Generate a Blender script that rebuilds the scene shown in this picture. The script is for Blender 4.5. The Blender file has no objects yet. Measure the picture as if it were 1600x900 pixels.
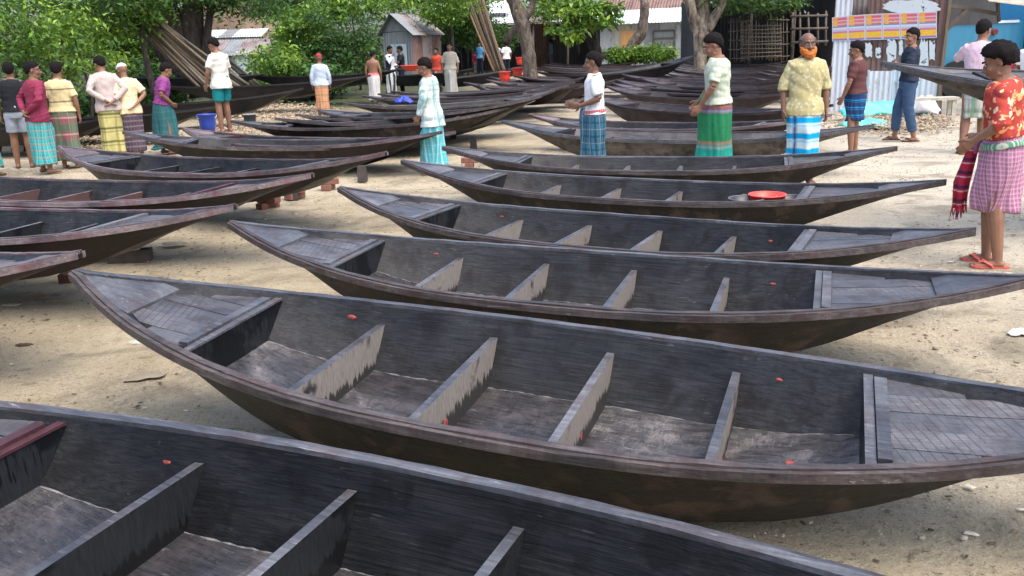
import bpy, bmesh, math, random
import numpy as np
from mathutils import Vector, Matrix
random.seed(7); rng = np.random.default_rng(7)
S = bpy.context.scene; C = S.collection
# ---------------------------------------------------------------- camera
CH, CF, CP, CR = 1.678, 1397.0, math.radians(15.37), math.radians(-1.88)
_cp, _sp, _cr, _sr = math.cos(CP), math.sin(CP), math.cos(CR), math.sin(CR)
FW = Vector((0, _cp, -_sp)); R0 = Vector((1, 0, 0)); U0 = Vector((0, _sp, _cp))
RT = _cr*R0+_sr*U0; UP = -_sr*R0+_cr*U0
cam = bpy.data.cameras.new('camera'); camo = bpy.data.objects.new('camera', cam); C.objects.link(camo)
m = Matrix.Identity(4)
for i in range(3): m[i][0] = RT[i]; m[i][1] = UP[i]; m[i][2] = -FW[i]
m[0][3], m[1][3], m[2][3] = 0, 0, CH
camo.matrix_world = m
cam.sensor_width = 36; cam.lens = 36*CF/1600; cam.clip_end = 3000; cam.clip_start = .05
S.camera = camo
# ---------------------------------------------------------------- light
SUN_EL, SUN_AZ = math.radians(64), math.radians(140)   # azimuth from +Y (the view) towards +X: high, behind the camera's right shoulder
w = bpy.data.worlds.new('World'); S.world = w; w.use_nodes = True
nt = w.node_tree; bg = nt.nodes['Background']; sk = nt.nodes.new('ShaderNodeTexSky'); sk.sky_type = 'NISHITA'
sk.sun_disc = False; sk.sun_elevation = SUN_EL; sk.sun_rotation = SUN_AZ; sk.dust_density = 4; sk.air_density = .8; sk.ozone_density = 1
nt.links.new(sk.outputs[0], bg.inputs[0]); bg.inputs[1].default_value = 0.15
sl = bpy.data.lights.new('sun', 'SUN'); sl.energy = .6; sl.angle = math.radians(70); sl.color = (1, .965, .9)
so = bpy.data.objects.new('sun', sl); C.objects.link(so)
sd = Vector((math.sin(SUN_AZ)*math.cos(SUN_EL), math.cos(SUN_AZ)*math.cos(SUN_EL), math.sin(SUN_EL)))
so.rotation_euler = sd.to_track_quat('Z', 'Y').to_euler(); so.location = (0, 0, 40)
S.view_settings.view_transform = 'Standard'; S.view_settings.look = 'None'
S.view_settings.exposure = 1.45; S.view_settings.gamma = 1
# ---------------------------------------------------------------- helpers
def G(px, py, z=0.0):
    "photo pixel (1600x900) -> world point at height z"
    D = FW+RT*((px-800)/CF)+UP*(-(py-450)/CF); t = (z-CH)/D.z
    return Vector((D.x*t, D.y*t, z))
def at(px, Y, z=0.0):
    "world point at distance Y (along +Y), height z, in photo column px"
    x = 0.0
    for _ in range(12):
        d = Vector((x, Y, z-CH)); zz = d.dot(FW); u = 800+CF*d.dot(RT)/zz; x += (px-u)*zz/CF
    return Vector((x, Y, z))
def hz(py, px, Y):
    "height z seen at photo row py, column px, at distance Y"
    D = FW+RT*((px-800)/CF)+UP*(-(py-450)/CF); return CH+D.z/D.y*Y
def link(o, parent=None):
    C.objects.link(o)
    if parent: o.parent = parent
    return o
def tag(o, label=None, cat=None, group=None, kind=None):
    if label: o['label'] = label
    if cat: o['category'] = cat
    if group: o['group'] = group
    if kind: o['kind'] = kind
    return o
def thing(name, label, cat, loc=(0, 0, 0), rz=0, group=None):
    o = bpy.data.objects.new(name, None); o.empty_display_size = .1; C.objects.link(o)
    o.location = loc; o.rotation_euler = (0, 0, rz); return tag(o, label, cat, group)
def mk(name, V, F, mats, parent=None, smooth=False, mi=None, uv=None, attr=None):
    me = bpy.data.meshes.new(name); me.from_pydata([tuple(map(float, v)) for v in V] if not isinstance(V, np.ndarray) else V.tolist(), [], F if isinstance(F, list) else F.tolist())
    if not isinstance(mats, (list, tuple)): mats = [mats]
    for x in mats: me.materials.append(x)
    if mi is not None: me.polygons.foreach_set('material_index', mi)
    if smooth: me.polygons.foreach_set('use_smooth', [True]*len(me.polygons))
    if uv is not None:
        l = me.uv_layers.new(name='UVMap'); li = np.zeros(len(me.loops), int); me.loops.foreach_get('vertex_index', li)
        l.data.foreach_set('uv', np.asarray(uv)[li].ravel())
    if attr is not None:
        a = me.attributes.new('tint', 'FLOAT', 'POINT'); a.data.foreach_set('value', np.asarray(attr, float))
    me.update()
    return link(bpy.data.objects.new(name, me), parent)
class MB:
    def __init__(s): s.V = []; s.F = []; s.mi = []
    def add(s, V, F, mi=0):
        n = len(s.V); s.V += [tuple(v) for v in V]; s.F += [tuple(i+n for i in f) for f in F]; s.mi += [mi]*len(F); return s
    def box(s, c, d, M=None, mi=0, taper=1.0):
        x, y, z = [k/2 for k in d]; V = []
        for k, (sx, sy, sz) in enumerate([(-1,-1,-1),(1,-1,-1),(1,1,-1),(-1,1,-1),(-1,-1,1),(1,-1,1),(1,1,1),(-1,1,1)]):
            t = taper if sz > 0 else 1
            p = Vector((sx*x*t, sy*y*t, sz*z))
            if M: p = M @ p
            V.append(p+Vector(c))
        return s.add(V, [(0,3,2,1),(4,5,6,7),(0,1,5,4),(1,2,6,5),(2,3,7,6),(3,0,4,7)], mi)
    def beam(s, a, b, w, h, mi=0, up=(0, 0, 1)):
        a, b = Vector(a), Vector(b); d = (b-a); L = d.length; d.normalize(); u = Vector(up)
        sx = d.cross(u)
        if sx.length < 1e-4: sx = d.cross(Vector((1, 0, 0)))
        sx.normalize(); u = sx.cross(d)
        V = [p+sx*(i*w/2)+u*(j*h/2) for p in (a, b) for i, j in ((-1,-1),(1,-1),(1,1),(-1,1))]
        return s.add(V, [(3,2,1,0),(4,5,6,7),(0,1,5,4),(1,2,6,5),(2,3,7,6),(3,0,4,7)], mi)
    def tube(s, pts, rad, seg=8, mi=0, ref=(0, 0, 1), e=1.0):
        "closed tube; rad: list of r or (rx, ry); frames from ref"
        pts = [Vector(p) for p in pts]; n = len(pts); V = []; rf = Vector(ref)
        for i, p in enumerate(pts):
            t = (pts[min(i+1, n-1)]-pts[max(i-1, 0)])
            t = t.normalized() if t.length > 1e-9 else Vector((0, 0, 1))
            a = t.cross(rf) if i == 0 else a-t*a.dot(t)
            if a.length < .05: a = t.cross(Vector((0, 1, 0.01)))
            a.normalize(); b = t.cross(a); r = rad[i]; rx, ry = r if isinstance(r, (tuple, list)) else (r, r)
            for k in range(seg):
                q = 2*math.pi*k/seg; V.append(p+a*(rx*math.cos(q))+b*(ry*math.sin(q)))
        V.append(pts[0]); V.append(pts[-1]); F = []
        for i in range(n-1):
            for k in range(seg):
                k2 = (k+1) % seg; F.append((i*seg+k, i*seg+k2, (i+1)*seg+k2, (i+1)*seg+k))
        for k in range(seg):
            k2 = (k+1) % seg; F.append((n*seg, k2, k)); F.append((n*seg+1, (n-1)*seg+k, (n-1)*seg+k2))
        return s.add(V, F, mi)
    def ell(s, c, r, M=None, seg=12, rings=8, mi=0):
        V = []; F = []; c = Vector(c)
        for i in range(1, rings):
            a = math.pi*i/rings
            for k in range(seg):
                b = 2*math.pi*k/seg; p = Vector((r[0]*math.sin(a)*math.cos(b), r[1]*math.sin(a)*math.sin(b), r[2]*math.cos(a)))
                V.append(c+(M @ p if M else p))
        for z in (1, -1):
            p = Vector((0, 0, r[2]*z)); V.append(c+(M @ p if M else p))
        t = (rings-1)*seg
        for i in range(rings-2):
            for k in range(seg):
                k2 = (k+1) % seg; F.append((i*seg+k, (i+1)*seg+k, (i+1)*seg+k2, i*seg+k2))
        for k in range(seg):
            k2 = (k+1) % seg; F.append((t, k, k2)); F.append((t+1, (rings-2)*seg+k2, (rings-2)*seg+k))
        return s.add(V, F, mi)
    def build(s, name, mats, parent=None, smooth=False): return mk(name, s.V, s.F, mats, parent, smooth, s.mi)
def copy_tree(o, parent=None):
    c = o.copy(); C.objects.link(c)
    if parent: c.parent = parent
    for ch in KIDS.get(o.name, ()): copy_tree(ch, c)
    return c
KIDS = {}
def note_kids(o):
    KIDS[o.name] = list(o.children)
    for ch in o.children: note_kids(ch)
# ---------------------------------------------------------------- materials
class NT:
    def __init__(s, name, rough=.7, spec=.5):
        s.m = bpy.data.materials.new(name); s.m.use_nodes = True; s.t = s.m.node_tree; s.b = s.t.nodes['Principled BSDF']
        s.b.inputs['Roughness'].default_value = rough; s.b.inputs['Specular IOR Level'].default_value = spec
    def n(s, ty, **k):
        x = s.t.nodes.new('ShaderNode'+ty)
        for a, v in k.items():
            if a in x.inputs.keys(): s.set(x.inputs[a], v)
            else: setattr(x, a, v)
        return x
    def set(s, i, v):
        if hasattr(v, 'links') or isinstance(v, bpy.types.NodeSocket): s.t.links.new(v, i)
        elif isinstance(v, (tuple, list)) and i.type == 'RGBA' and len(v) == 3: i.default_value = (*v, 1)
        else: i.default_value = v
    def co(s, scale=(1, 1, 1), kind='Object', rot=(0, 0, 0), rnd=False):
        c = s.n('TexCoord').outputs[kind]
        mp = s.n('Mapping'); s.set(mp.inputs[0], c); mp.inputs['Scale'].default_value = scale; mp.inputs['Rotation'].default_value = rot
        if rnd:
            oi = s.n('ObjectInfo'); mu = s.math('MULTIPLY', oi.outputs['Random'], 37.0); cb = s.n('CombineXYZ'); s.set(cb.inputs[0], mu); s.set(cb.inputs[1], mu)
            s.set(mp.inputs['Location'], cb.outputs[0])
        return mp.outputs[0]
    def noise(s, co, scale, detail=4, rough=.55, dist=0):
        x = s.n('TexNoise'); s.set(x.inputs['Vector'], co); x.inputs['Scale'].default_value = scale; x.inputs['Detail'].default_value = detail
        x.inputs['Roughness'].default_value = rough; x.inputs['Distortion'].default_value = dist; return x.outputs[0]
    def vor(s, co, scale, feature='F1', out=0):
        x = s.n('TexVoronoi'); x.feature = feature; s.set(x.inputs['Vector'], co); x.inputs['Scale'].default_value = scale; return x.outputs[out]
    def math(s, op, a, b=0.0, clamp=False):
        x = s.n('Math'); x.operation = op; x.use_clamp = clamp; s.set(x.inputs[0], a); s.set(x.inputs[1], b); return x.outputs[0]
    def rng(s, v, a, b, c=0.0, d=1.0):
        x = s.n('MapRange'); s.set(x.inputs[0], v); x.inputs[1].default_value = a; x.inputs[2].default_value = b; x.inputs[3].default_value = c; x.inputs[4].default_value = d; return x.outputs[0]
    def mix(s, f, a, b, mode='MIX'):
        x = s.n('Mix'); x.data_type = 'RGBA'; x.blend_type = mode; s.set(x.inputs[0], f); s.set(x.inputs[6], a); s.set(x.inputs[7], b); return x.outputs[2]
    def sep(s, co):
        x = s.n('SeparateXYZ'); s.set(x.inputs[0], co); return x.outputs
    def col(s, c): s.set(s.b.inputs['Base Color'], c)
    def rough(s, r): s.set(s.b.inputs['Roughness'], r)
    def bump(s, h, strength=.3, dist=.01):
        x = s.n('Bump'); s.set(x.inputs['Height'], h); x.inputs['Strength'].default_value = strength; x.inputs['Distance'].default_value = dist
        s.set(s.b.inputs['Normal'], x.outputs[0])
def plain(name, c, rough=.7, var=.25, scale=8, spec=.4, bump=.15, bscale=40):
    t = NT(name, rough, spec); co = t.co(rnd=True); n = t.noise(co, scale, 5)
    t.col(t.mix(t.rng(n, .3, .7), tuple(k*(1-var) for k in c), tuple(min(1, k*(1+var)) for k in c)))
    t.bump(t.noise(co, bscale, 3), bump, .004); return t.m
def tarwood(name, dark, light, patch, patch_amt=.5, rough=.42, grain=(1.2, 22, 22), bstr=.35, spec=.4, wear=None, hatch=.5, scratch=.35, ribs=False):
    "tarred timber: grain along the boat, cross brush marks, blotches where the tar pooled, thin scratches, worn patches"
    t = NT(name, rough, spec); co = t.co(grain, rnd=True); c1 = t.co(rnd=True)
    g = t.noise(co, 3, 6, .65, .4); big = t.noise(c1, 1.7, 6, .62, .8); mid = t.noise(c1, 6.5, 5, .6, .3)
    cross = t.noise(t.co((45, 2.5, 2.5), rnd=True), 1.6, 5, .7, .6); scr = t.noise(t.co((5, 60, 42), rnd=True, rot=(0, .12, .05)), 1.5, 3, .5, 1.2)
    v = t.math('ADD', t.math('MULTIPLY', g, 1-hatch*.5), t.math('MULTIPLY', cross, hatch*.5)); base = t.mix(t.rng(v, .34, .66), dark, light)
    base = t.mix(t.math('MULTIPLY', t.rng(mid, .50, .62), patch_amt), base, patch)
    if wear is not None:
        fine = t.noise(t.co((5, 22, 22), rnd=True), 8, 6, .85, .5); f2 = t.noise(t.co((40, 5, 5), rnd=True), 5, 5, .8)
        m_ = t.math('ADD', t.math('MULTIPLY', mid, .45), t.math('ADD', t.math('MULTIPLY', fine, .35), t.math('MULTIPLY', f2, .25)))
        base = t.mix(t.math('MULTIPLY', t.rng(m_, .52, .61), t.rng(big, .38, .60, .15, .75)), base, wear)
    base = t.mix(t.math('MULTIPLY', t.rng(scr, .67, .72), scratch), base, tuple(min(1, k*3+.03) for k in light))
    base = t.mix(1.0, base, t.mix(t.rng(big, .36, .64), (.50, .50, .52), (1.30, 1.28, 1.25)), 'MULTIPLY')
    if ribs:
        x_ = t.sep(t.co())[0]; y_ = t.sep(t.co())[1]; rb = stripes_node(t, t.math('ADD', x_, t.math('MULTIPLY', y_, .35)), .034, .12, .05); base = t.mix(t.math('MULTIPLY', rb, t.rng(big, .46, .52, .0, .75)), base, (.015, .015, .017))
    oi = t.n('ObjectInfo'); base = t.mix(1.0, base, t.mix(oi.outputs['Random'], (.72, .72, .74), (1.25, 1.2, 1.18)), 'MULTIPLY')
    t.col(base)
    t.rough(t.rng(t.math('ADD', t.math('MULTIPLY', g, .6), t.math('ADD', t.math('MULTIPLY', mid, .8), t.math('MULTIPLY', big, .6))), .7, 1.3, rough-.17, rough+.25))
    t.bump(t.math('ADD', t.math('ADD', g, t.math('MULTIPLY', cross, hatch*.7)), t.math('MULTIPLY', mid, .9)), bstr, .006); return t.m
def drips(name, tan, dark, lo=.0, rough=.6):
    "weathered board face with tar running down from its top edge and darker towards the foot"
    t = NT(name, rough, .4); co = t.co((1, 1, 1), rnd=True)
    g = t.noise(t.co((30, 30, 3), rnd=True), 1.4, 5, .65); big = t.noise(co, 3.5, 5, .6); fine = t.noise(t.co((60, 60, 10), rnd=True), 2, 4)
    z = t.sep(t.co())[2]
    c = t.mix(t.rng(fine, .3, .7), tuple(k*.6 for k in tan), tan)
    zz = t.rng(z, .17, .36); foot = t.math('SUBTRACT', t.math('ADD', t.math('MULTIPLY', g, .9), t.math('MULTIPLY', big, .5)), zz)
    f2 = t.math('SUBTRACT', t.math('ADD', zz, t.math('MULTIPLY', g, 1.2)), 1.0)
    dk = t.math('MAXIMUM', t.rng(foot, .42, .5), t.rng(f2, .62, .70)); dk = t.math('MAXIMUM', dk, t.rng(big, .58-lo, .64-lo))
    t.col(t.mix(t.math('MULTIPLY', dk, .93), c, dark)); t.bump(t.math('ADD', g, fine), .4, .004); return t.m
def tin(name, a, b, rust, amt=.4, rough=.5, metal=.0):
    t = NT(name, rough, .5); t.b.inputs['Metallic'].default_value = metal
    co = t.co(rnd=True); n = t.noise(co, 1.3, 6, .65); st = t.noise(t.co((6, 6, .5), rnd=True), 2, 5, .6)
    c = t.mix(t.rng(st, .3, .7), a, b); c = t.mix(t.rng(t.math('ADD', t.math('MULTIPLY', n, .6), t.math('MULTIPLY', st, .4)), .62-amt*.3, .68-amt*.15), c, rust)
    t.col(c); t.bump(t.noise(co, 9, 4), .2, .01); return t.m
def leafmat(name, a, b, c, rough=.55):
    t = NT(name, rough, .35); at_ = t.n('Attribute'); at_.attribute_name = 'tint'; v = at_.outputs['Fac']
    col = t.mix(t.rng(v, 0, .5), a, b); col = t.mix(t.rng(v, .5, 1), col, c); t.col(col)
    tr = t.n('BsdfTranslucent'); t.set(tr.inputs[0], t.mix(.3, col, (.35, .5, .05))); ms = t.n('MixShader'); ms.inputs[0].default_value = .28
    t.set(ms.inputs[1], t.b.outputs[0]); t.set(ms.inputs[2], tr.outputs[0]); t.set(t.t.nodes['Material Output'].inputs[0], ms.outputs[0]); return t.m
def stripes_node(t, v, period, width, soft=.04, off=0.0):
    f = t.math('FRACT', t.math('ADD', t.math('DIVIDE', v, period), off+50.0)); d = t.math('ABSOLUTE', t.math('SUBTRACT', f, .5))
    return t.rng(d, width/2+soft, width/2-soft)
def plaid(name, base, bars, kind='UV', rough=.85, bump=True):
    "bars: list of (axis, period, width, offset, colour, strength)"
    t = NT(name, rough, .2); co = t.co((1, 1, 1), kind); xyz = t.sep(co); n = t.noise(t.co(), 14, 3); c = t.mix(t.rng(n, .3, .7), tuple(k*.86 for k in base), tuple(min(1, k*1.08) for k in base))
    wob = t.math('MULTIPLY', t.math('SUBTRACT', t.noise(t.co(), 4, 2), .5), .035)
    for ax, per, wid, off, colr, st in bars:
        f = stripes_node(t, t.math('ADD', xyz[ax], wob), per, wid, .05, off); c = t.mix(t.math('MULTIPLY', f, st), c, colr)
    t.col(c); t.bump(t.noise(t.co((1, 1, .5)), 22, 4, .6), .35 if bump else .1, .012); return t.m
def cloth(name, c, rough=.85, var=.1): 
    t = NT(name, rough, .2); n = t.noise(t.co(), 9, 4); t.col(t.mix(t.rng(n, .3, .7), tuple(k*(1-var) for k in c), tuple(min(1, k*(1+var)) for k in c)))
    t.bump(t.noise(t.co((1, 1, .6)), 16, 4, .6), .45, .015); return t.m
def floral(name, base, spots, scale=22, thr=.35):
    t = NT(name, .85, .2); co = t.co(); w_ = t.noise(co, 9, 2); c = t.mix(t.rng(w_, .3, .7), tuple(k*.8 for k in base), base)
    for i, (s_, col, th) in enumerate(spots):
        mp = t.co((1, 1, 1), rot=(i*.7, i*.4, i)); nn = t.n('TexNoise'); t.set(nn.inputs['Vector'], mp); nn.inputs['Scale'].default_value = scale*s_; nn.inputs['Detail'].default_value = 1.5
        c = t.mix(t.rng(nn.outputs[0], th, th+.05), c, col)
    t.col(c); t.bump(t.noise(co, 16, 4), .4, .015); return t.m
def dotted(name, base, dot, scale=26, r=.32):
    t = NT(name, .85, .2); co = t.co(); d = t.vor(co, scale); t.col(t.mix(t.rng(d, r+.06, r-.04), base, dot)); t.bump(t.noise(co, 16, 4), .4, .015); return t.m
M = {}
M['tar'] = tarwood('tarred_wood', (.006, .0068, .0078), (.028, .031, .035), (.006, .0055, .0065), .8, .44, (1.2, 20, 30), .45, .26, hatch=.35)
M['tar_dark'] = tarwood('dark_tarred_wood', (.0035, .0042, .0045), (.018, .020, .0215), (.0025, .0025, .003), .85, .42, (1.2, 20, 30), .5, .22, hatch=.3)
M['tar_out'] = tarwood('tarred_hull', (.003, .003, .003), (.014, .011, .010), (.075, .053, .040), .6, .5, hatch=.3, bstr=.6)
M['tar_out_r'] = tarwood('tarred_hull_red', (.005, .0035, .004), (.017, .010, .011), (.045, .017, .018), .6, .48)
M['floor'] = tarwood('worn_floor', (.014, .014, .0145), (.056, .057, .060), (.032, .022, .024), .5, .27, (2, 16, 16), .4, .8, wear=(.17, .17, .17), hatch=.3, scratch=.6)
M['rail'] = tarwood('gunwale_wood', (.050, .056, .064), (.15, .16, .175), (.07, .05, .05), .6, .42, (1, 25, 25))  # grey-blue sky reflection of the far gunwales is painted into this tone
M['rail_brown'] = tarwood('gunwale_brown', (.028, .023, .023), (.13, .112, .105), (.055, .032, .030), .7, .5, (1, 25, 25))
M['rail_pink'] = tarwood('gunwale_pink', (.085, .065, .066), (.22, .185, .185), (.12, .045, .05), .6, .5, (1, 25, 25))
M['deck'] = tarwood('deck_wood', (.060, .062, .067), (.135, .138, .146), (.055, .05, .054), .6, .42, (2, 30, 30), .4, ribs=True)
M['deck_pink'] = tarwood('deck_pinkish', (.08, .072, .075), (.17, .155, .16), (.10, .07, .07), .7, .5, (2, 30, 30), .4)
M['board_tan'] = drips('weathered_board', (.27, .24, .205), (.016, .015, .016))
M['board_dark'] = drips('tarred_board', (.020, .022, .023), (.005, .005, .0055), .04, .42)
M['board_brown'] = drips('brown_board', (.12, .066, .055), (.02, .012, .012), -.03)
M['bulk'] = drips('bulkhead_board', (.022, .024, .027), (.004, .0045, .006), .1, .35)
M['red_trim'] = plain('red_oxide_paint', (.055, .018, .021), .5, .4, 12)
M['red_patch'] = plain('red_putty', (.27, .05, .04), .7, .4, 60)
M['nail'] = plain('bright_nail', (.8, .8, .8), .25)
M['old_hull'] = tarwood('old_brown_hull', (.022, .016, .016), (.065, .050, .048), (.04, .018, .018), .7, .55)
M['old_in'] = tarwood('old_grey_inside', (.024, .022, .025), (.066, .060, .062), (.045, .028, .03), .6, .5)
M['old_deck'] = tarwood('old_deck', (.05, .04, .042), (.12, .10, .102), (.07, .04, .042), .7, .5)
M['black'] = tarwood('fresh_black_tar', (.004, .004, .005), (.014, .014, .015), (.03, .028, .026), .35, .45)
M['grey_hull'] = tarwood('grey_weathered_hull', (.085, .072, .06), (.19, .165, .14), (.045, .036, .03), .8, .6)
M['grey_in'] = tarwood('grey_inside', (.08, .075, .075), (.18, .17, .17), (.1, .09, .09), .5, .5)
# ---------------------------------------------------------------- boats
BL, BZG, BRS, BB = 2.265, .426, .175, .552
UB = (-.607, .564)
def zg(u): return BZG+BRS*abs(u)**2.6
def bw(u): return max(.012, BB*(1-abs(u)**2.39))
def bf(u): return max(.010, .40*(1-min(1, abs(u)/.90)**2.0))
ZK = ((0, .10), (.3, .112), (.45, .155), (.56, .222), (.62, .272), (.7, .348), (.8, .430), (.9, .505), (.96, .548), (1.0, .576))
def zk(u, z0=.10): return float(np.interp(abs(u), [k[0] for k in ZK], [k[1] for k in ZK]))+(z0-.10)
def build_boat(name, mt, lod=0, deckmode=0, z0=.10, patches=()):
    """one boat about its own origin on the ground; length along x. mt: dict of materials"""
    root = thing(name, None, None)
    # hull shell, closed ring per station
    N = 48 if lod == 0 else 24; us = [-1+2*i/(N-1) for i in range(N)]
    us = [.55*u+.45*math.sin(math.pi/2*u) for u in us]
    V = []; F = []; mi = []; T = .022
    prof = []
    for u in us:
        x = u*BL; b, f, zt, zb = bw(u), bf(u), zg(u), zk(u, z0); f = min(f, b*.98)
        if zt-zb < .024: zb = zt-.024
        bulge = .018*(1-u*u); h = zt-zb; ti = min(T, b*.6); tb = min(.03, h*.4)
        def P(s, t_, ins):   # t_ 0 bottom .. 1 top
            return (x, s*(f+(b-f)*t_+bulge*math.sin(math.pi*t_)-(ins if ins else 0)), zb+h*t_)
        ring = [P(-1, 1, 0), P(-1, .66, 0), P(-1, .33, 0), P(-1, 0, 0), (x, 0, zb-.006), P(1, 0, 0), P(1, .33, 0), P(1, .66, 0), P(1, 1, 0)]
        zi = zb+tb; fi = max(.004, f-ti)
        def Q(s, t_):
            y = f+(b-f)*t_+bulge*math.sin(math.pi*t_)-ti
            return (x, s*max(.004, y), zi+(zt-zi)*t_)
        ring += [Q(1, 1), Q(1, .66), Q(1, .33), Q(1, .02), (x, 0, zi), Q(-1, .02), Q(-1, .33), Q(-1, .66), Q(-1, 1)]
        prof.append(ring); V += ring
    K = 18
    for i in range(len(us)-1):
        for k in range(K):
            k2 = (k+1) % K; F.append((i*K+k, (i+1)*K+k, (i+1)*K+k2, i*K+k2))
            mi.append(0 if k < 8 else (2 if k in (12, 13) else (1 if 9 <= k < 17 else 0)))
    F.append(tuple(range(K))); mi.append(0); F.append(tuple((len(us)-1)*K+k for k in reversed(range(K)))); mi.append(0)
    hull = mk('hull', V, F, [mt['out'], mt['in'], mt['floor']], root, False, mi)
    hull.data.polygons.foreach_set('use_smooth', [True]*len(F))
    try: hull.data.set_sharp_from_angle(angle=math.radians(28))
    except Exception: pass
    # gunwale cap and rubbing strake, each side
    for s in (-1, 1):
        g = MB(); st = MB(); jr = random.Random(11+s)
        def sweep(mb, off_in, off_out, zlo, zhi, wob=0):
            VV = []; n = 0
            for u in us:
                b = bw(u); zt = zg(u); k = jr.uniform(-wob, wob)
                yi = max(.001, b-off_in); yo = b+off_out
                VV += [(u*BL, s*yi, zt+zlo), (u*BL, s*yo, zt+zlo), (u*BL, s*yo, zt+zhi+k), (u*BL, s*yi, zt+zhi+k)]; n += 1
            FF = []
            for i in range(n-1):
                for k in range(4):
                    k2 = (k+1) % 4; q = (i*4+k, i*4+k2, (i+1)*4+k2, (i+1)*4+k); FF.append(q if s > 0 else q[::-1])
            FF += [(0, 1, 2, 3)[::-1 if s > 0 else 1], tuple((n-1)*4+k for k in range(4))[::1 if s > 0 else -1]]
            mb.add(VV, FF)
        sweep(g, .028, .004, -.012, .006, .0018); sweep(st, -.005, .025, -.036, -.001, .0022)
        g.build('gunwale', mt['rail'] if s > 0 else mt['rail_near'], root); st.build('rubbing_strake', mt['rail_near'], root)
    fl = lambda u: zk(u, z0)+.03
    def half(u, z):       # inner half width at height z
        zi, zt = fl(u), zg(u); b, f = bw(u), min(bf(u), bw(u)*.98); t = max(0, min(1, (z-zi)/max(.01, zt-zi)))
        return f+(b-f)*t+.018*(1-u*u)*math.sin(math.pi*t)-.0225
    def board(nm, u, zlo, zhi, th, mats, du=.0, lean=0.0, side=None):
        V = []; x = u*BL
        for dx in (-th/2, th/2):
            uu = (x+dx)/BL
            for z, sgn in ((zlo, -1), (zlo, 1), (zhi, 1), (zhi, -1)): V.append((x+dx+lean*(z-zlo), sgn*(half(uu, z)+.004), z))
        F = [(0, 3, 2, 1), (4, 5, 6, 7), (0, 1, 5, 4), (1, 2, 6, 5), (2, 3, 7, 6), (3, 0, 4, 7)]
        return mk(nm, V, F, mats, root, False, [0, 0, 0, 1, 1, 1])
    if lod == 0:
        for sd_ in (-1, 1):
            cl = MB(); rr_ = random.Random(20+sd_); P_ = []; R_ = []; u = UB[0]+.008
            while u < UB[1]-.008:
                z_ = fl(u)+.005+rr_.uniform(-.001, .002); P_.append((u*BL, sd_*(half(u, z_)-.002), z_)); R_.append(rr_.choice((.0008, .002, .003, .004))); u += .012
            cl.tube(P_, R_, 5, ref=(0, 0, 1))
            cl.build('caulk_line', M['caulk'], root)
    jr = random.Random(5)
    for k in range(4):
        u = .243*(k-1.5)-.024; z1 = zg(u)-.088
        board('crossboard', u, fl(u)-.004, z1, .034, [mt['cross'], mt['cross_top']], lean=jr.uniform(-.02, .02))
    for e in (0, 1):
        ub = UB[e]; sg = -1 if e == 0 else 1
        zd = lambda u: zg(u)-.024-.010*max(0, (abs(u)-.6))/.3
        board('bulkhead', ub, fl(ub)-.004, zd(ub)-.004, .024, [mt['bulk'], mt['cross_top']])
        # beams lying across the bulkhead top
        for q, (dx, hh, ww) in enumerate(((-.002, .010, .034), (.040, .022, .044))):
            x = ub*BL+sg*dx; uu = x/BL; hb = half(uu, zd(uu))-.008-(.03*q)
            MB().box((x, 0, zd(ub)+hh/2-.0), (ww, 2*hb, hh)).build('deck_beam', mt['trim'], root)
        # deck boards
        ue = .86; us_ = ub+sg*.064/BL
        n = 5 if lod == 0 else 3
        ydeck = []
        W = half(us_, zd(us_))
        dk = MB()
        for j in range(n):
            y0, y1 = -W+2*W*j/n, -W+2*W*(j+1)/n
            pts_t = []; steps = 7; ok = False
            P0 = []; P1 = []
            for i in range(steps+1):
                u = us_+(sg*ue-us_)*i/steps; h = max(.0, half(u, zd(u))-.003)
                a, b = max(y0+.0018, -h), min(y1-.0018, h)
                if b-a < .004: break
                P0.append((u*BL, a, zd(u))); P1.append((u*BL, b, zd(u)))
            if len(P0) < 2: continue
            m_ = len(P0); dz = jr.uniform(-.002, .002); mb = MB(); VV = []
            for (a, b) in zip(P0, P1): VV += [(a[0], a[1], a[2]+dz), (b[0], b[1], b[2]+dz), (b[0], b[1], b[2]-.016), (a[0], a[1], a[2]-.016)]
            FF = []
            for i in range(m_-1):
                for k in range(4):
                    k2 = (k+1) % 4; FF.append((i*4+k, i*4+k2, (i+1)*4+k2, (i+1)*4+k))
            FF += [(3, 2, 1, 0), tuple((m_-1)*4+k for k in range(4))]
            if sg > 0: FF = [f[::-1] for f in FF]
            (mb if lod == 0 else dk).add(VV, FF)
            if lod == 0: mb.build('deck_plank', mt['deck'], root)
        if lod: dk.build('deck', mt['deck'], root)
        # breasthook: solid triangular piece flush at the tip
        V = []; F = []; m_ = 7
        for i in range(m_):
            u = sg*(.80+.19*i/(m_-1)); h = max(.006, bw(u)-.024); z = zg(u)-.004-(.014 if i == 0 else 0)
            V += [(u*BL, -h, z), (u*BL, h, z), (u*BL, h, z-.03), (u*BL, -h, z-.03)]
        for i in range(m_-1):
            for k in range(4):
                k2 = (k+1) % 4; F.append((i*4+k, i*4+k2, (i+1)*4+k2, (i+1)*4+k))
        F += [(3, 2, 1, 0), tuple((m_-1)*4+k for k in range(4))]
        if sg > 0: F = [f[::-1] for f in F]
        mk('breasthook', V, F, mt['rail'], root)
        if lod == 0:
            for dy in (-.028, .028):
                u = sg*.835; MB().ell((u*BL, dy, zg(u)-.0095), (.007, .007, .004), seg=8, rings=4).build('nail_head', M['nail'], root, True)
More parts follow.
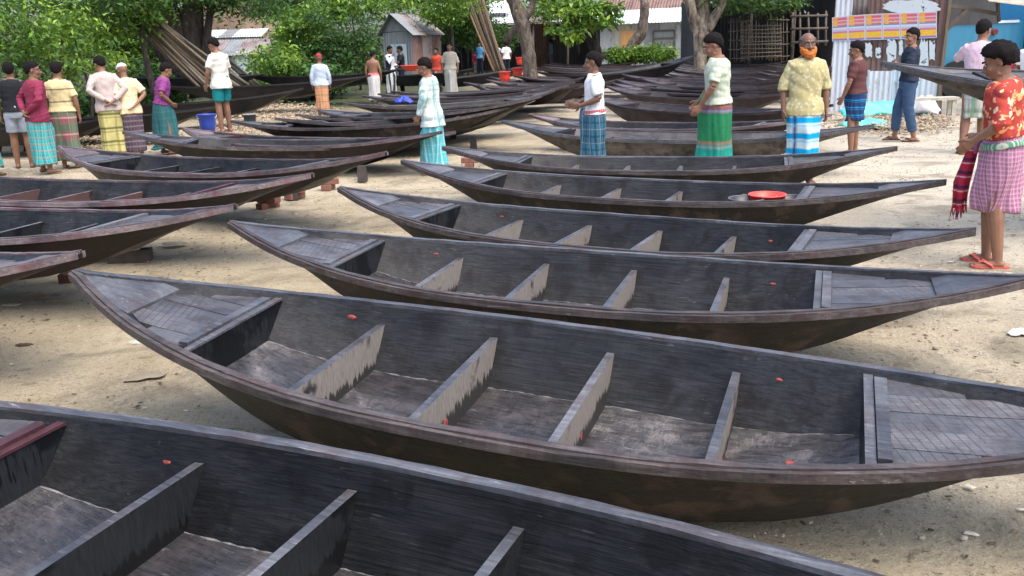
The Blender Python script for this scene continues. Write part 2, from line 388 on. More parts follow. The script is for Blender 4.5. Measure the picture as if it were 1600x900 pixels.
    for (u, t_, kind) in patches:
        jr2 = random.Random(int(u*1000)); z = fl(u)+t_*(zg(u)-fl(u)); a = jr2.uniform(.7, 1.2)
        mb = MB()
        if kind == 'wall': mb.ell((u*BL, half(u, z)+.004, z), (.026*a, .008, .011*a), seg=10, rings=5)
        elif kind == 'floor': mb.ell((u*BL, t_*.5, fl(u)+.0005), (.035*a, .018*a, .003), seg=10, rings=4)
        else: mb.ell((u*BL+.018, t_, fl(u)+.06), (.005, .02*a, .018*a), seg=9, rings=5)
        for i in range(len(mb.V)):
            v = mb.V[i]; mb.V[i] = (v[0]+jr2.uniform(-.003, .003), v[1], v[2]+jr2.uniform(-.002, .002))
        mb.build('red_putty_patch', M['red_patch'], root)
    note_kids(root); return root
M['caulk'] = plain('pale_caulking', (.16, .158, .15), .8, .5, 30)
MT1 = dict(out=M['tar_out'], floor=M['floor'], rail=M['rail'], rail_near=M['rail_brown'], cross=M['board_tan'], cross_top=M['rail'], bulk=M['bulk'], trim=M['rail'], deck=M['deck'])
MT1['in'] = M['tar']
MT0 = dict(MT1); MT0.update({'in': M['tar_dark']}); MT0.update(cross=M['board_dark'], trim=M['red_trim'], rail_near=M['rail'])
MT2 = dict(MT1); MT2.update(out=M['tar_out_r'], rail=M['rail_pink'], rail_near=M['rail_pink'], cross=M['board_brown'], trim=M['red_trim'], bulk=M['board_brown'], deck=M['deck_pink'], cross_top=M['rail_pink'])
MT2b = dict(MT1); MT2b.update(out=M['tar_out_r'], rail=M['rail_pink'], rail_near=M['rail_pink'], cross=M['board_dark'], cross_top=M['rail'])
MT3 = {k: M['old_hull'] for k in ('out', 'rail_near', 'cross', 'bulk')}; MT3.update({'in': M['old_in'], 'floor': M['old_in'], 'rail': M['old_deck'], 'cross_top': M['rail_brown'], 'trim': M['rail_brown'], 'deck': M['old_deck']})
MT4 = {k: M['black'] for k in ('out', 'in', 'floor', 'rail', 'rail_near', 'cross', 'cross_top', 'bulk', 'trim', 'deck')}
MT5 = dict(out=M['grey_hull'], floor=M['grey_in'], rail=M['deck'], rail_near=M['deck'], cross=M['grey_hull'], cross_top=M['grey_in'], bulk=M['bulk'], trim=M['black'], deck=M['deck']); MT5['in'] = M['grey_in']
TYPES = {}
def proto(k):
    if k not in TYPES:
        args = {'near': (MT0, 0, (( -.44, .62, 'wall'), (-.40, -.15, 'floor'), (-.5, -.25, 'floor'))),
                'main': (MT1, 0, ((-.455, .72, 'wall'), (.42, .66, 'wall'), (.097, -.02, 'board'), (.34, -.05, 'board'), (.46, .1, 'floor'), (.48, -.32, 'floor'), (-.145, -.1, 'board'))),
                'third': (MT1, 0, ((-.46, .7, 'wall'), (.46, .6, 'wall'), (-.145, 0.02, 'board'))),
                'left': (MT2, 0, ()), 'leftb': (MT2b, 0, ()), 'mid': (MT1, 1, ()), 'midr': (MT2b, 1, ()), 'old': (MT3, 1, ()), 'black': (MT4, 1, ()), 'grey': (MT5, 1, ())}[k]
        TYPES[k] = [build_boat('wooden_boat', args[0], args[1], patches=args[2]), False]
    t = TYPES[k]
    if not t[1]: t[1] = True; return t[0]
    return copy_tree(t[0])
def put_boat(kind, x, y, yaw, label, group, z=0, tilt=0, roll=0, sc=1.0, wsc=1.0):
    o = proto(kind); tag(o, label, 'boat', group)
    o.rotation_mode = 'XYZ'
    Rm = Matrix.Rotation(yaw, 4, 'Z') @ Matrix.Rotation(-math.atan(tilt), 4, 'Y') @ Matrix.Rotation(math.atan(roll), 4, 'X')
    o.rotation_euler = Rm.to_euler(); o.location = (x, y, z); o.scale = (sc, wsc, 1.0); return o
def boat_tips(kind, L, R, label, group, zl=0, zr=0, wsc=1.0, roll=0, solve=False):
    "place a boat from its two tips in the photo; zl, zr: how far each end is propped up"
    zt = zg(1)
    if solve:
        best = None
        for i in range(120):
            zz = -.1+i*.01; A, B = G(*L, zt+zl), G(*R, zt+zz); d = abs((B-A).length-2*BL)
            if best is None or d < best[0]: best = (d, zz)
        zr = best[1]
    A, B = G(*L, zt+zl), G(*R, zt+zr); c = (A+B)/2; d = B-A; yaw = math.atan2(d.y, d.x); ln = d.length
    o = put_boat(kind, c.x, c.y, yaw, label, group, (zl+zr)/2, (zr-zl)/math.hypot(d.x, d.y), roll, ln/(2*BL), wsc)
    print('BOAT', label[:50], 'c', [round(k, 2) for k in c], 'yaw', round(yaw, 2), 'len', round(ln, 2), 'zl', zl, 'zr', round(zr, 2)); return o
GR = 'tarred wooden boats in the right-hand row'
put_boat('near', -.417, 1.915, -.452, 'nearest tarred boat, cut off by the frame bottom, dark red beam on its left deck', GR, tilt=-.022/BL, roll=.06, sc=1.017)
put_boat('main', .032, 3.336, -.357, 'long tarred boat second from the camera, pale weathered crossboards and whole left deck in view', GR, tilt=-.111/BL, roll=.05, sc=.99)
put_boat('third', .353, 4.786, -.343, 'tarred boat third from the camera, its right tip running just out of the frame', GR, tilt=-.051/BL, roll=.02, sc=.99)
boat_tips('third', (530, 292), (1523, 357), 'fourth tarred boat from the camera, snub right tip pointing at the coral sandals', GR, .03, -.03)
boat_tips('mid', (628, 250), (1478, 281), 'tarred boat carrying a red tub and two black pans', GR, .02, -.02)
boat_tips('mid', (692, 229), (1402, 229), 'tarred boat right in front of the lungis of the three standing men', GR, 0, 0)
boat_tips('grey', (785, 188), (1366, 195), 'brown-sided boat behind the man in the white t-shirt, its left tip free on the sand', GR, 0, 0)
boat_tips('midr', (828, 178), (1300, 178), 'thin reddish boat hidden behind the brown-sided boat, only its rails showing', GR, -.05, 0)
boat_tips('old', (916, 147), (1300, 163), 'old boat on short pale posts behind the man in the white t-shirt', GR, .12, .05)
GL = 'boats on brick blocks in the left-hand row'
put_boat('left', *(G(130, 376, .78)-Vector((2.19, -.6, 0))).xy, -.28, 'nearest boat on the left, only its right tip with a red beam in view', GL, .13)
A_ = G(366, 315, .76); put_boat('leftb', A_.x-BL*math.cos(.3), A_.y+BL*math.sin(.3), -.3, 'left-hand boat with red beam on its right deck, propped on log and timber', GL, .14)
A_ = G(487, 267, .76); put_boat('left', A_.x-BL*math.cos(.31), A_.y+BL*math.sin(.31), -.31, 'left-hand boat with brown crossboards and red beams, propped on bricks', GL, .14)
boat_tips('leftb', (93, 228), (604, 237), 'left-hand boat with both tips in view, left tip beside the turquoise lungi', GL, .10, .16)
boat_tips('mid', (190, 205), (710, 205), 'boat whose long tan right tip rises in front of the man in the plaid shirt', GL, .05, .3, solve=True)
boat_tips('left', (288, 200), (690, 205), 'boat with a red deck on which the man in teal shorts stands', GL, -.08, .0)
for i, (L, R, k, lb) in enumerate([
    ((430, 184), (822, 158), 'mid', 'boat just behind the one beside the black bucket, tip near wood chips'),
    ((592, 146), (900, 127), 'old', 'second boat from the back of the middle row, behind the blue cloth'),
    ((362, 188), (812, 162), 'mid', 'boat beside the black bucket, its right tip raised on a block'),
    ((462, 178), (835, 155), 'mid', 'boat with its left tip in front of the wood chips, red cap man behind it'),
    ((500, 171), (848, 149), 'mid', 'boat whose left tip is at the feet of the man in the red cap'),
    ((536, 160), (866, 141), 'mid', 'boat in the middle row just in front of the one with blue cloth'),
    ((566, 149), (890, 133), 'mid', 'boat with a blue cloth lying on its left deck'),
    ((612, 142), (914, 120), 'old', 'boat ending in a steep raised tip beside the man in the white t-shirt')]):
    boat_tips(k, L, R, lb, 'boats in the middle row reaching to the grey tree', .02, .2, solve=True)
GP = 'old boats packed together in the far yard'
far = [
 ((948, 134), (1262, 140), 'nearest boat of the far pack, behind the man in the green lungi'),
 ((962, 124), (1255, 130), 'old boat second row back in far pack, behind the pale green shirt'),
 ((975, 118), (1250, 121), 'old boat third row back in far pack, behind the pale green shirt'),
 ((985, 112), (1246, 114), 'old boat fourth row back in the far pack, right of the forked tree'),
 ((1040, 108), (1242, 108), 'old boat fifth row back in the far pack, in front of the bamboo hurdles'),
 ((1050, 103), (1238, 103), 'old boat sixth row back in the far pack, in front of the bamboo hurdles'),
 ((1060, 99), (1236, 98), 'old boat seventh row back in the far pack, in front of the bamboo hurdles'),
 ((1066, 95.5), (1232, 94), 'rearmost old boat of the far pack, touching the bamboo hurdles'),
 ((958, 129.5), (1258, 135), 'old boat between the nearest two rows of the far pack'),
 ((1000, 121), (1254, 125.5), 'old boat squeezed in mid-pack behind the collar of the pale green shirt'),
 ((1035, 111), (1244, 111), 'old boat mid-pack just above the shoulder of the bearded man'),
 ((1045, 105.5), (1240, 105.5), 'old boat in the back rows of the far pack left of the bearded face'),
 ((760, 124), (975, 121.5), 'old boat in front of the two orange-red buckets'),
 ((800, 117), (1000, 114), 'old boat just behind the two orange-red buckets'),
 ((748, 131), (905, 132), 'old boat right in front of the trunk foot of the grey tree'),
 ((842, 108), (1040, 103), 'old boat among the rows just right of the grey tree'),
 ((846, 103), (1045, 98), 'old boat in the rows below the broadleaf tree'),
 ((972, 116), (1250, 118), 'old boat right of the patchy forked trunk, mid-height in the pack'),
 ((1056, 101), (1237, 100.5), 'old boat second from the back of the far pack'),
 ((724, 128), (960, 126), 'old boat left of the grey tree with bare sand in front of its bow'),
 ((765, 120), (990, 117), 'old boat passing behind the grey tree, first row'),
 ((790, 114), (1010, 111), 'old boat passing behind the grey tree, second row'),
 ((830, 110), (1035, 105), 'old boat behind the head of the man in the white t-shirt, third row'),
 ((838, 105), (1040, 100), 'old boat behind the head of the man in the white t-shirt, fourth row'),
 ((850, 100), (1060, 95), 'old boat in front of the low green plants, rearmost of its row'),
 ((860, 97), (1000, 94), 'reddish old boat at the back by the dark open shed'),
]
for i, (L, R, lb) in enumerate(far):
    boat_tips('old', L, R, lb, GP, .05+.05*(i % 2), .05)
for k_, (Y_, lb) in enumerate([(22.5, 'old boat end showing behind the shoulder of the bearded man'), (24.6, 'old boat between the bearded man and the tin fence, second row'), (27.2, 'old boat between the bearded man and the tin fence, third row'), (30, 'old boat between the bearded man and the tin fence, fourth row'), (33, 'old boat below the dark timber rack')]):
    put_boat('old', *at(1312, Y_).xy, -.42, lb, GP, .02+.04*(k_ % 2), 0, 0, .97+.02*k_)
# one boat propped steeply over the others
put_boat('black', *at(985, 27, 0).xy, .35, 'black boat lying aslant across the far pack, its raised right tip by the forked tree', GP, .35, .09)
put_boat('black', *at(745, 33, 0).xy, .25, 'dark boat behind the man in the beige shirt, right tip raised under the red buckets', GP, .15, .09)
# black boats on the left
GB = 'freshly tarred black boats at the left'
put_boat('black', *at(415, 24).xy, .03, 'longest black boat, running behind the blue bucket and the man in the red cap', GB, .34, .01, -.1, 1.25, 1.1)
put_boat('black', *at(322, 20.6).xy, .08, 'black boat with a worn brown rail just behind the blue bucket', GB, .16, .03, -.08, 1.0, 1.0)
put_boat('black', *at(505, 28).xy, .02, 'black boat left of the shirtless man, sharp left tip against the green bank', GB, .42, .0, -.1, 1.1)
put_boat('black', *at(300, 26.5).xy, -.1, 'black boat right under the foot of the tan bamboo bundle', GB, .50, -.02, -.15, 1.0)
put_boat('black', *at(150, 17.5).xy, -.05, 'black boat behind the row of men on the left', GB, .10, 0, -.1, 1.15)
put_boat('black', *at(655, 31.5).xy, .05, 'black boat behind the man in the dark waistcoat, red basin above it', GB, .25, .02, -.1, .9)
put_boat('black', *at(20, 16.2).xy, -.1, 'black boat at the left edge behind the man in grey shorts', GB, .08, 0, -.05, 1.0)
# carried boat
A_ = Vector(at(1352, 7.6, 0)); zt_ = hz(101, 1352, 7.6)
o = put_boat('grey', A_.x+BL*math.cos(-.12), A_.y+BL*math.sin(-.12), -.12, 'grey weathered boat held up at chest height behind the man in the red floral shirt', None, zt_-zg(1)-.02, -.02, .12)
# things in the boats, props under them
def bricks(px, py, n, label, wood=False, z=None, rz=None, d=(.24, .115, .07)):
    p = G(px, py); o = thing('brick_stack' if not wood else 'wood_block_stack', label, 'bricks' if not wood else 'wood blocks', p, random.uniform(-.4, .4), None)
    z = 0
    for i in range(n):
        mb = MB(); mb.box((random.uniform(-.02, .02), random.uniform(-.015, .015), z+d[2]/2), d, Matrix.Rotation(random.uniform(-.25, .25)+(0 if i % 2 else 1.2), 3, 'Z'))
        b = mb.build('brick' if not wood else 'block', M['brick'] if not wood else M['rawwood'], o); bev(b, .006); z += d[2]+.001
    return o
def bev(o, w):
    m = o.modifiers.new('b', 'BEVEL'); m.width = w; m.segments = 2
M['brick'] = plain('red_brick', (.21, .10, .07), .85, .3, 14, .3, .5); M['rawwood'] = plain('raw_wood', (.42, .31, .20), .8, .3, 9, .3, .5, 18); M['darkwood'] = plain('dark_wet_wood', (.06, .05, .045), .6, .3, 9, .4, .5, 18)
M['post'] = plain('pale_post', (.5, .46, .37), .8, .2, 9)
for px, py, n, lb in [(421, 326, 3, 'red bricks under the tip of the left-hand boat with brown crossboards'), (463, 310, 3, 'red bricks beside a dark prop under the boat with both tips in view'),
                      (516, 296, 2, 'two bricks lying right of the dark prop, near the sharp tip of a tarred boat'), (735, 262, 2, 'brick pair under the raised tips behind the man in the plaid shirt'), (693, 207, 2, 'brick pair in the middle row behind the plaid shirt'),
                      ]:
    bricks(px, py, n, lb)
# log on a timber under the second left boat
p = G(205, 408); o = thing('log_prop', 'pale cut log standing on dark timber below the left-hand boat with a red beam', 'prop', p, .1)
MB().box((0, 0, .05), (.34, .12, .10)).build('timber', M['darkwood'], o); MB().tube([(.03, 0, .1), (.03, 0, .24)], [.06, .058], 12).build('log', M['rawwood'], o)
p = G(117, 440); o = thing('log_prop', 'round pale log on a brick beneath the nearest left boat', 'prop', p, .1)
MB().tube([(0, 0, .07), (0, 0, .25)], [.075, .07], 14).build('log', M['rawwood'], o); MB().box((.0, 0, .035), (.2, .11, .07)).build('brick', M['brick'], o)
for px, py, h, lb in [(458, 312, .22, 'dark wooden prop under the boat with both tips in view'), (566, 284, .2, 'dark prop under the tan-tipped boat'), (740, 235, .2, 'dark prop under the raised middle-row tips, left one'), (708, 218, .2, 'dark prop under the middle-row boats near the plaid shirt')]:
    p = G(px, py); tag(MB().box(p+Vector((0, .05, h/2)), (.12, .14, h), taper=.8).build('wooden_prop', M['darkwood']), lb, 'prop')
for px, py, lb in [(993, 189, 'short pale post under the old boat, next to the man in the white t-shirt'), (886, 158, 'left one of two short posts behind the man in the white t-shirt'), (895, 156, 'right one of two short posts behind the man in the white t-shirt')]:
    p = G(px, py); tag(MB().box(p+Vector((0, 0, .13)), (.09, .09, .3), taper=.92).build('short_post', M['post']), lb, 'post')
p = G(1158, 822); tag(MB().box(p+Vector((0, .1, .045)), (.3, .12, .09)).build('wood_block', M['rawwood']), 'small wood block under the hull of the long boat with weathered crossboards', 'wood block')
# ---------------------------------------------------------------- ground
def ground():
    xs = np.concatenate([-np.geomspace(400, 8, 26), np.linspace(-7.6, 7.6, 191), np.geomspace(8, 400, 26)])
    ys = np.concatenate([np.linspace(-6, .3, 8), np.linspace(.5, 20, 244), np.geomspace(20.3, 600, 46)])
    X, Y = np.meshgrid(xs, ys); Z = np.zeros_like(X); r = np.random.default_rng(3)
    for k in range(26):
        f = r.uniform(1.0, 9); a = r.uniform(0, 6.28); ph = r.uniform(0, 6.28); Z += .012/f*np.sin(f*(X*np.cos(a)+Y*np.sin(a))+ph+.8*np.sin(1.3*X+ph))
    Z = np.where((np.abs(X) < 25) & (Y < 40), Z, 0)-.006
    n = len(xs); V = np.stack([X.ravel(), Y.ravel(), Z.ravel()], 1)
    i, j = np.meshgrid(np.arange(len(ys)-1), np.arange(n-1), indexing='ij'); a = (i*n+j).ravel(); F = np.stack([a, a+1, a+n+1, a+n], 1)
    return V, F
def ground_mat():
    t = NT('sandy_ground', .9, .25); co = t.co()
    big = t.noise(co, .35, 5, .6); mid = t.noise(co, 2.2, 6, .65); fine = t.noise(co, 38, 6, .75); speck = t.vor(co, 26); grit = t.noise(co, 110, 3, .8)
    c = t.mix(t.rng(mid, .3, .7), (.29, .235, .145), (.50, .42, .275)); c = t.mix(t.rng(big, .38, .62), c, (.53, .46, .32))
    xyz = t.sep(co); right = t.rng(t.math('ADD', xyz[0], t.math('MULTIPLY', big, 3)), 2.5, 6.5); c = t.mix(t.math('MULTIPLY', right, .8), c, (.60, .55, .44))  # sunlit brightness towards +X is painted into the sand colour
    c = t.mix(t.rng(fine, .56, .68), c, (.13, .105, .07)); c = t.mix(t.rng(fine, .40, .30), c, (.6, .56, .44))
    c = t.mix(t.math('MULTIPLY', t.rng(speck, .10, .04), .7), c, (.62, .58, .5))
    c = t.mix(t.rng(grit, .58, .66), c, (.16, .13, .09)); c = t.mix(t.rng(grit, .40, .33), c, (.62, .56, .44))
    damp = t.noise(t.co((1, 1.6, 1)), 1.1, 6, .7, .6); c = t.mix(t.math('MULTIPLY', t.rng(damp, .50, .62), .6), c, (.17, .145, .10)); foot = t.vor(t.co((1, 1.5, 1), rot=(0, 0, .6)), 3.1); mark = t.rng(foot, .16, .10); c = t.mix(t.math('MULTIPLY', mark, .35), c, (.16, .13, .09))
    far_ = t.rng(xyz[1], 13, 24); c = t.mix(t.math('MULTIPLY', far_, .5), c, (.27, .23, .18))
    veg = t.math('MULTIPLY', t.rng(t.math('ADD', xyz[1], t.math('MULTIPLY', big, 6)), 26, 31), t.rng(xyz[0], 1.0, -2.5)); c = t.mix(veg, c, t.mix(t.rng(mid, .35, .65), (.035, .045, .02), (.09, .10, .045)))
    t.col(c); t.bump(t.math('ADD', t.math('SUBTRACT', t.math('MULTIPLY', mid, 1.2), t.math('MULTIPLY', mark, .5)), t.math('ADD', t.math('MULTIPLY', fine, .8), t.math('MULTIPLY', t.noise(co, 9, 5, .7), 1.0))), .9, .03); return t.m
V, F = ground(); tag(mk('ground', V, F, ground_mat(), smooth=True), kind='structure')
# ---------------------------------------------------------------- people
def skin(name, c): 
    t = NT(name, .5, .4); n = t.noise(t.co(), 14, 4); t.col(t.mix(t.rng(n, .3, .7), tuple(k*.85 for k in c), tuple(k*1.12 for k in c))); t.bump(t.noise(t.co(), 60, 3), .08, .003)
    t.b.inputs['Subsurface Weight'].default_value = .0; return t.m
M['skin_a'] = skin('brown_skin', (.25, .125, .075)); M['skin_b'] = skin('dark_brown_skin', (.19, .098, .062)); M['skin_c'] = skin('light_brown_skin', (.33, .18, .115))
M['hair'] = plain('black_hair', (.010, .008, .008), .8, .4, 60, .12, .9, 120); M['hair_grey'] = plain('greying_hair', (.10, .09, .09), .85, .5, 70, .15, .6, 120)
M['beard'] = plain('orange_hennaed_beard', (.50, .15, .03), .85, .55, 70, .3, .8, 90); M['white'] = plain('eye_white', (.7, .68, .65), .3); M['dark'] = plain('eye_dark', (.01, .008, .008), .3); M['lip'] = plain('lip', (.16, .05, .045), .5)
M['sandal_red'] = plain('coral_rubber_sandal', (.62, .12, .08), .5, .1); M['sandal_brown'] = plain('brown_sandal', (.09, .05, .03), .6, .1)
def ROT(c, axis, a):
    R_ = Matrix.Rotation(a, 3, axis); c = Vector(c); return lambda p: c+R_ @ (Vector(p)-c)
def remesh(mb, name, mats, parent, vox, dec=None, smooth_it=3, wr=None):
    o = mb.build(name, mats, parent, True)
    r = o.modifiers.new('r', 'REMESH'); r.mode = 'VOXEL'; r.voxel_size = vox; r.use_smooth_shade = True
    sm = o.modifiers.new('s', 'SMOOTH'); sm.iterations = smooth_it; sm.factor = .5
    if dec: d = o.modifiers.new('d', 'DECIMATE'); d.ratio = dec
    dg = bpy.context.evaluated_depsgraph_get(); me = bpy.data.meshes.new_from_object(o.evaluated_get(dg)); o.modifiers.clear(); old = o.data; o.data = me; me.name = name
    bpy.data.meshes.remove(old)
    n = len(me.vertices)
    if wr and n:
        co = np.empty(n*3); me.vertices.foreach_get('co', co); co = co.reshape(-1, 3); no = np.empty(n*3); me.vertices.foreach_get('normal', no); no = no.reshape(-1, 3)
        co += no*wr(co)[:, None]; me.vertices.foreach_set('co', co.ravel()); me.update()
    return o
def folds(seed, amp=.004, kz=26, kx=18):
    r = np.random.default_rng(abs(seed)); ks = r.normal(0, 1, (7, 3))*np.array([kx, kx, kz]); ph = r.uniform(0, 6.3, 7)
    def f(co):
        d = np.zeros(len(co))
        for i in range(7): d += np.sin(co@ks[i]+ph[i]+1.5*np.sin(co@ks[(i+3) % 7]*.35))
        return amp*(np.abs(d)/3.0-.16)
    return f
ARMS = {  # elbow, wrist, palm direction (right arm, x > 0), figure faces +y
 'down': ((.235, -.03, 1.085), (.235, .035, .845), (.0, .25, -1)), 'back': ((.27, -.10, 1.11), (.06, -.175, .93), (-.8, .0, -.5)),
 'hold': ((.235, -.06, 1.10), (.15, .17, 1.02), (-.3, .8, -.1)), 'fold': ((.24, .06, 1.10), (-.02, .19, 1.15), (-1, .15, .15)),
 'hip': ((.36, -.10, 1.13), (.185, .02, .985), (-.5, .5, -.6)), 'waist': ((.25, -.06, 1.09), (.10, .17, .96), (-.6, .6, -.4)), 'fwd': ((.24, .10, 1.13), (.18, .26, .95), (0, .7, -.8)),
 'lift': ((.26, .16, 1.22), (.20, .34, 1.33), (-.2, .6, .6)), 'chin': ((.20, .13, 1.12), (.07, .17, 1.33), (-.4, .2, .9)), 'near_down': ((.25, .03, 1.09), (.22, .13, .87), (-.1, .5, -.9))}
def person(px, pf, ph, face, label, sk='a', shirt=None, slv='short', hem=.80, bot=('lungi', None, .12), arms=('down', 'down'), lean=0.0, hp=0.0, hy=0.0, hair='short', vox=.009, stance=.10, step=0.0, extra=None, H=None, loc=None, zf=0, group=None, bulk=1.0, opn=False, sandal=None, mouth=True):
    """px: photo column of the feet; pf: row of the feet; ph: row of the head top (gives the height); face: heading the figure faces, degrees, 0 = away from the camera (+y), 90 = left"""
    p = G(px, pf, zf) if loc is None else Vector(loc)
    if H is None: H = max(1.35, min(1.82, (hz(ph, px, p.y)-p.z)))
    s = H/1.66; root = thing('person', label, 'person', p, math.radians(face), group); K = MB(); hipc = Vector((0, 0, .92))
    SK = M['skin_'+sk]; TL = ROT(hipc, 'X', -lean); B = bulk
    def sc(mb):
        mb.V = [tuple(Vector(v)*s) for v in mb.V]; return mb
    def torso(mb, infl=0.0, zmin=.80, zmax=1.42, seg=20, top=True):
        rings = [(.62, .17, .125, 0), (.70, .166, .122, 0), (.78, .158, .112, 0), (.84, .162, .112, 0), (.90, .163, .115, -.002), (.98, .148, .102, 0), (1.06, .147, .102, .004), (1.15, .158, .106, .006), (1.24, .170, .110, .004), (1.31, .176, .105, 0), (1.355, .160, .085, -.004), (1.395, .10, .065, -.006), (1.42, .062, .058, -.002)]
        pts = []; rad = []
        for z, rx, ry, yo in rings:
            if z < zmin-.001 or z > zmax+.001: continue
            fl_ = 1.0+.20*min(1, max(0, (1.0-z)/.16)) if infl else 1
            pts.append(TL((0, yo, z))); rad.append((rx*B*fl_+infl, ry*B*fl_+infl))
        mb.tube(pts, rad, seg, ref=(0, 1, 0))
    # note: tube frames use ref, so rx runs along x when ref is +y
    torso(K)
    for sx, am in ((1, arms[0]), (-1, arms[1])):
        e, w_, hd = ARMS[am] if isinstance(am, str) else am
        mir = lambda q: Vector((q[0]*sx, q[1], q[2]))
        sh = TL((.155*sx, -.004, 1.335)); E_ = TL(mir(e)); W_ = TL(mir(w_)); hd = (TL(Vector(hipc)+mir(hd))-hipc).normalized()
        mid = (sh+E_)/2; fm = E_.lerp(W_, .35)
        K.tube([TL((.11*sx, 0, 1.35)), sh, mid, E_], [.05, .049, .042, .036], 10); K.tube([E_, fm, E_.lerp(W_, .8), W_, W_+hd*.02], [.036, .039, .029, .024, .024], 10)
        # hand: palm and five fingers
        side = hd.cross(Vector((0, 1, 0)) if abs(hd.y) < .8 else Vector((1, 0, 0))); side.normalize(); curl = side.cross(hd).normalized()
        if abs(hd.z) > .5:   # hanging hand: palm faces the thigh
            side = Vector((0, 1, 0))-hd*hd.y; side.normalize(); curl = Vector((-sx, 0, 0))
        K.tube([W_, W_+hd*.03, W_+hd*.065, W_+hd*.092], [(.022, .019), (.036, .017), (.041, .016), (.036, .014)], 10, ref=curl)
        for f in range(4):
            o_ = side*((f-1.5)*-.0195); L_ = (.068, .077, .072, .056)[f]; b0 = W_+hd*.085+o_; c1 = .35+.12*f; c2 = .95+.12*f
            p1 = b0+(hd*math.cos(c1*.5)+curl*math.sin(c1*.5))*L_*.45; p2 = p1+(hd*math.cos(c1)+curl*math.sin(c1))*L_*.33; p3 = p2+(hd*math.cos(c2)+curl*math.sin(c2))*L_*.27
            K.tube([b0-hd*.02, b0, p1, p2, p3], [.0095, .0092, .0088, .0082, .007], 7)
        b0 = W_+hd*.025+side*.026; K.tube([b0-side*.01, b0+side*.022+hd*.026+curl*.006, b0+side*.034+hd*.052+curl*.012, b0+side*.034+hd*.074+curl*.02], [.012, .0115, .0105, .008], 7)
    # legs and feet
    feet = []
    for sx in (1, -1):
        fy = step*sx; hipj = Vector((.080*sx, 0, .87)); an = Vector(((stance)*sx, fy, .075)); kn = (hipj+an)/2+Vector((.005*sx, .025+abs(step)*.2, .02))
        K.tube([hipj+Vector((0, 0, .04)), hipj, hipj.lerp(kn, .5), kn, kn.lerp(an, .28), kn.lerp(an, .65), an, an-Vector((0, .0, .04))], [.076, .084, .074, .056, .060, .047, .036, .037], 12)
        toe = Vector((.18*sx, .98, 0)).normalized()
        K.tube([an+Vector((0, -.052, -.05)), an+Vector((0, -.02, -.043)), an+toe*.05+Vector((0, 0, -.045)), an+toe*.11+Vector((0, 0, -.055)), an+toe*.155+Vector((0, 0, -.060))], [(.026, .024), (.034, .034), (.038, .030), (.046, .020), (.044, .014)], 10, ref=(0, 0, 1))
        rt = Vector((toe.y, -toe.x, 0))
        for k in range(5):
            q = an+toe*(.155-.008*k)+rt*sx*(-.032+.017*k)*1.0; K.ell(q+Vector((0, 0, -.062))+toe*.012, ((.013, .008, .0085, .008, .008)[k], .022, .011), seg=8, rings=5)
        feet.append((an, toe))
    # neck and head
    nb = TL((0, -.008, 1.37)); hc = TL((0, .012, 1.443)); R_ = Matrix.Rotation(hy, 3, 'Z') @ Matrix.Rotation(-hp-lean*.6, 3, 'X')
    HS = 1.07
    HD = lambda q: hc+R_ @ (Vector(q)*HS)
    K.tube([nb, nb.lerp(hc, .6), HD((0, -.012, .05))], [(.062, .058), (.053, .052), (.055, .055)], 12)
    K.ell(HD((0, -.012, .120)), (.079, .099, .090), R_, 20, 14); K.ell(HD((0, .026, .062)), (.061, .068, .083), R_, 18, 12)
    K.ell(HD((0, .060, .002)), (.030, .028, .020), R_, 12, 8); K.tube([HD((-.045, .015, .02)), HD((-.03, .045, -.002)), HD((0, .06, -.004)), HD((.03, .045, -.002)), HD((.045, .015, .02))], [.018, .02, .02, .02, .018], 8)
    K.tube([HD((0, .083, .098)), HD((0, .098, .075)), HD((0, .110, .056)), HD((0, .098, .050))], [.008, .010, .0145, .013], 8)
    for sx in (1, -1):
        K.ell(HD((.013*sx, .094, .053)), (.009, .011, .008), R_, 8, 6); K.ell(HD((.036*sx, .064, .058)), (.022, .02, .022), R_, 10, 7)
        K.ell(HD((.074*sx, -.006, .082)), (.008, .018, .030), R_ @ Matrix.Rotation(.3*sx, 3, 'Z'), 10, 8)
        K.tube([HD((.008*sx, .090, .112)), HD((.03*sx, .086, .116)), HD((.052*sx, .066, .110))], [.008, .009, .007], 6)
    K.tube([HD((-.020, .080, .030)), HD((0, .092, .033)), HD((.020, .080, .030))], [.006, .008, .006], 6); K.tube([HD((-.017, .080, .021)), HD((0, .089, .019)), HD((.017, .080, .021))], [.006, .008, .006], 6)
    remesh(sc(K), 'body', SK, root, vox*s, .5, 2)
    if vox < .012:
        e = MB()
        for sx in (1, -1):
            e.ell(HD((.031*sx, .0830, .094)), (.0095, .006, .0045), R_, 10, 6, 0); e.ell(HD((.031*sx, .0862, .094)), (.0048, .003, .0045), R_, 8, 5, 1)
        sc(e).build('eyes', [M['white'], M['dark']], root, True)
        e = MB()
        for sx in (1, -1): e.tube([HD((.012*sx, .097, .113)), HD((.032*sx, .093, .119)), HD((.052*sx, .071, .113))], [.004, .0052, .003], 6)
        sc(e).build('eyebrows', M['hair'] if hair != 'old' else M['hair_grey'], root, True)
        if mouth:
            e = MB(); e.tube([HD((-.021, .0825, .0265)), HD((0, .0955, .0265)), HD((.021, .0825, .0265))], [.0025, .004, .0025], 6); sc(e).build('lips', M['lip'], root, True)
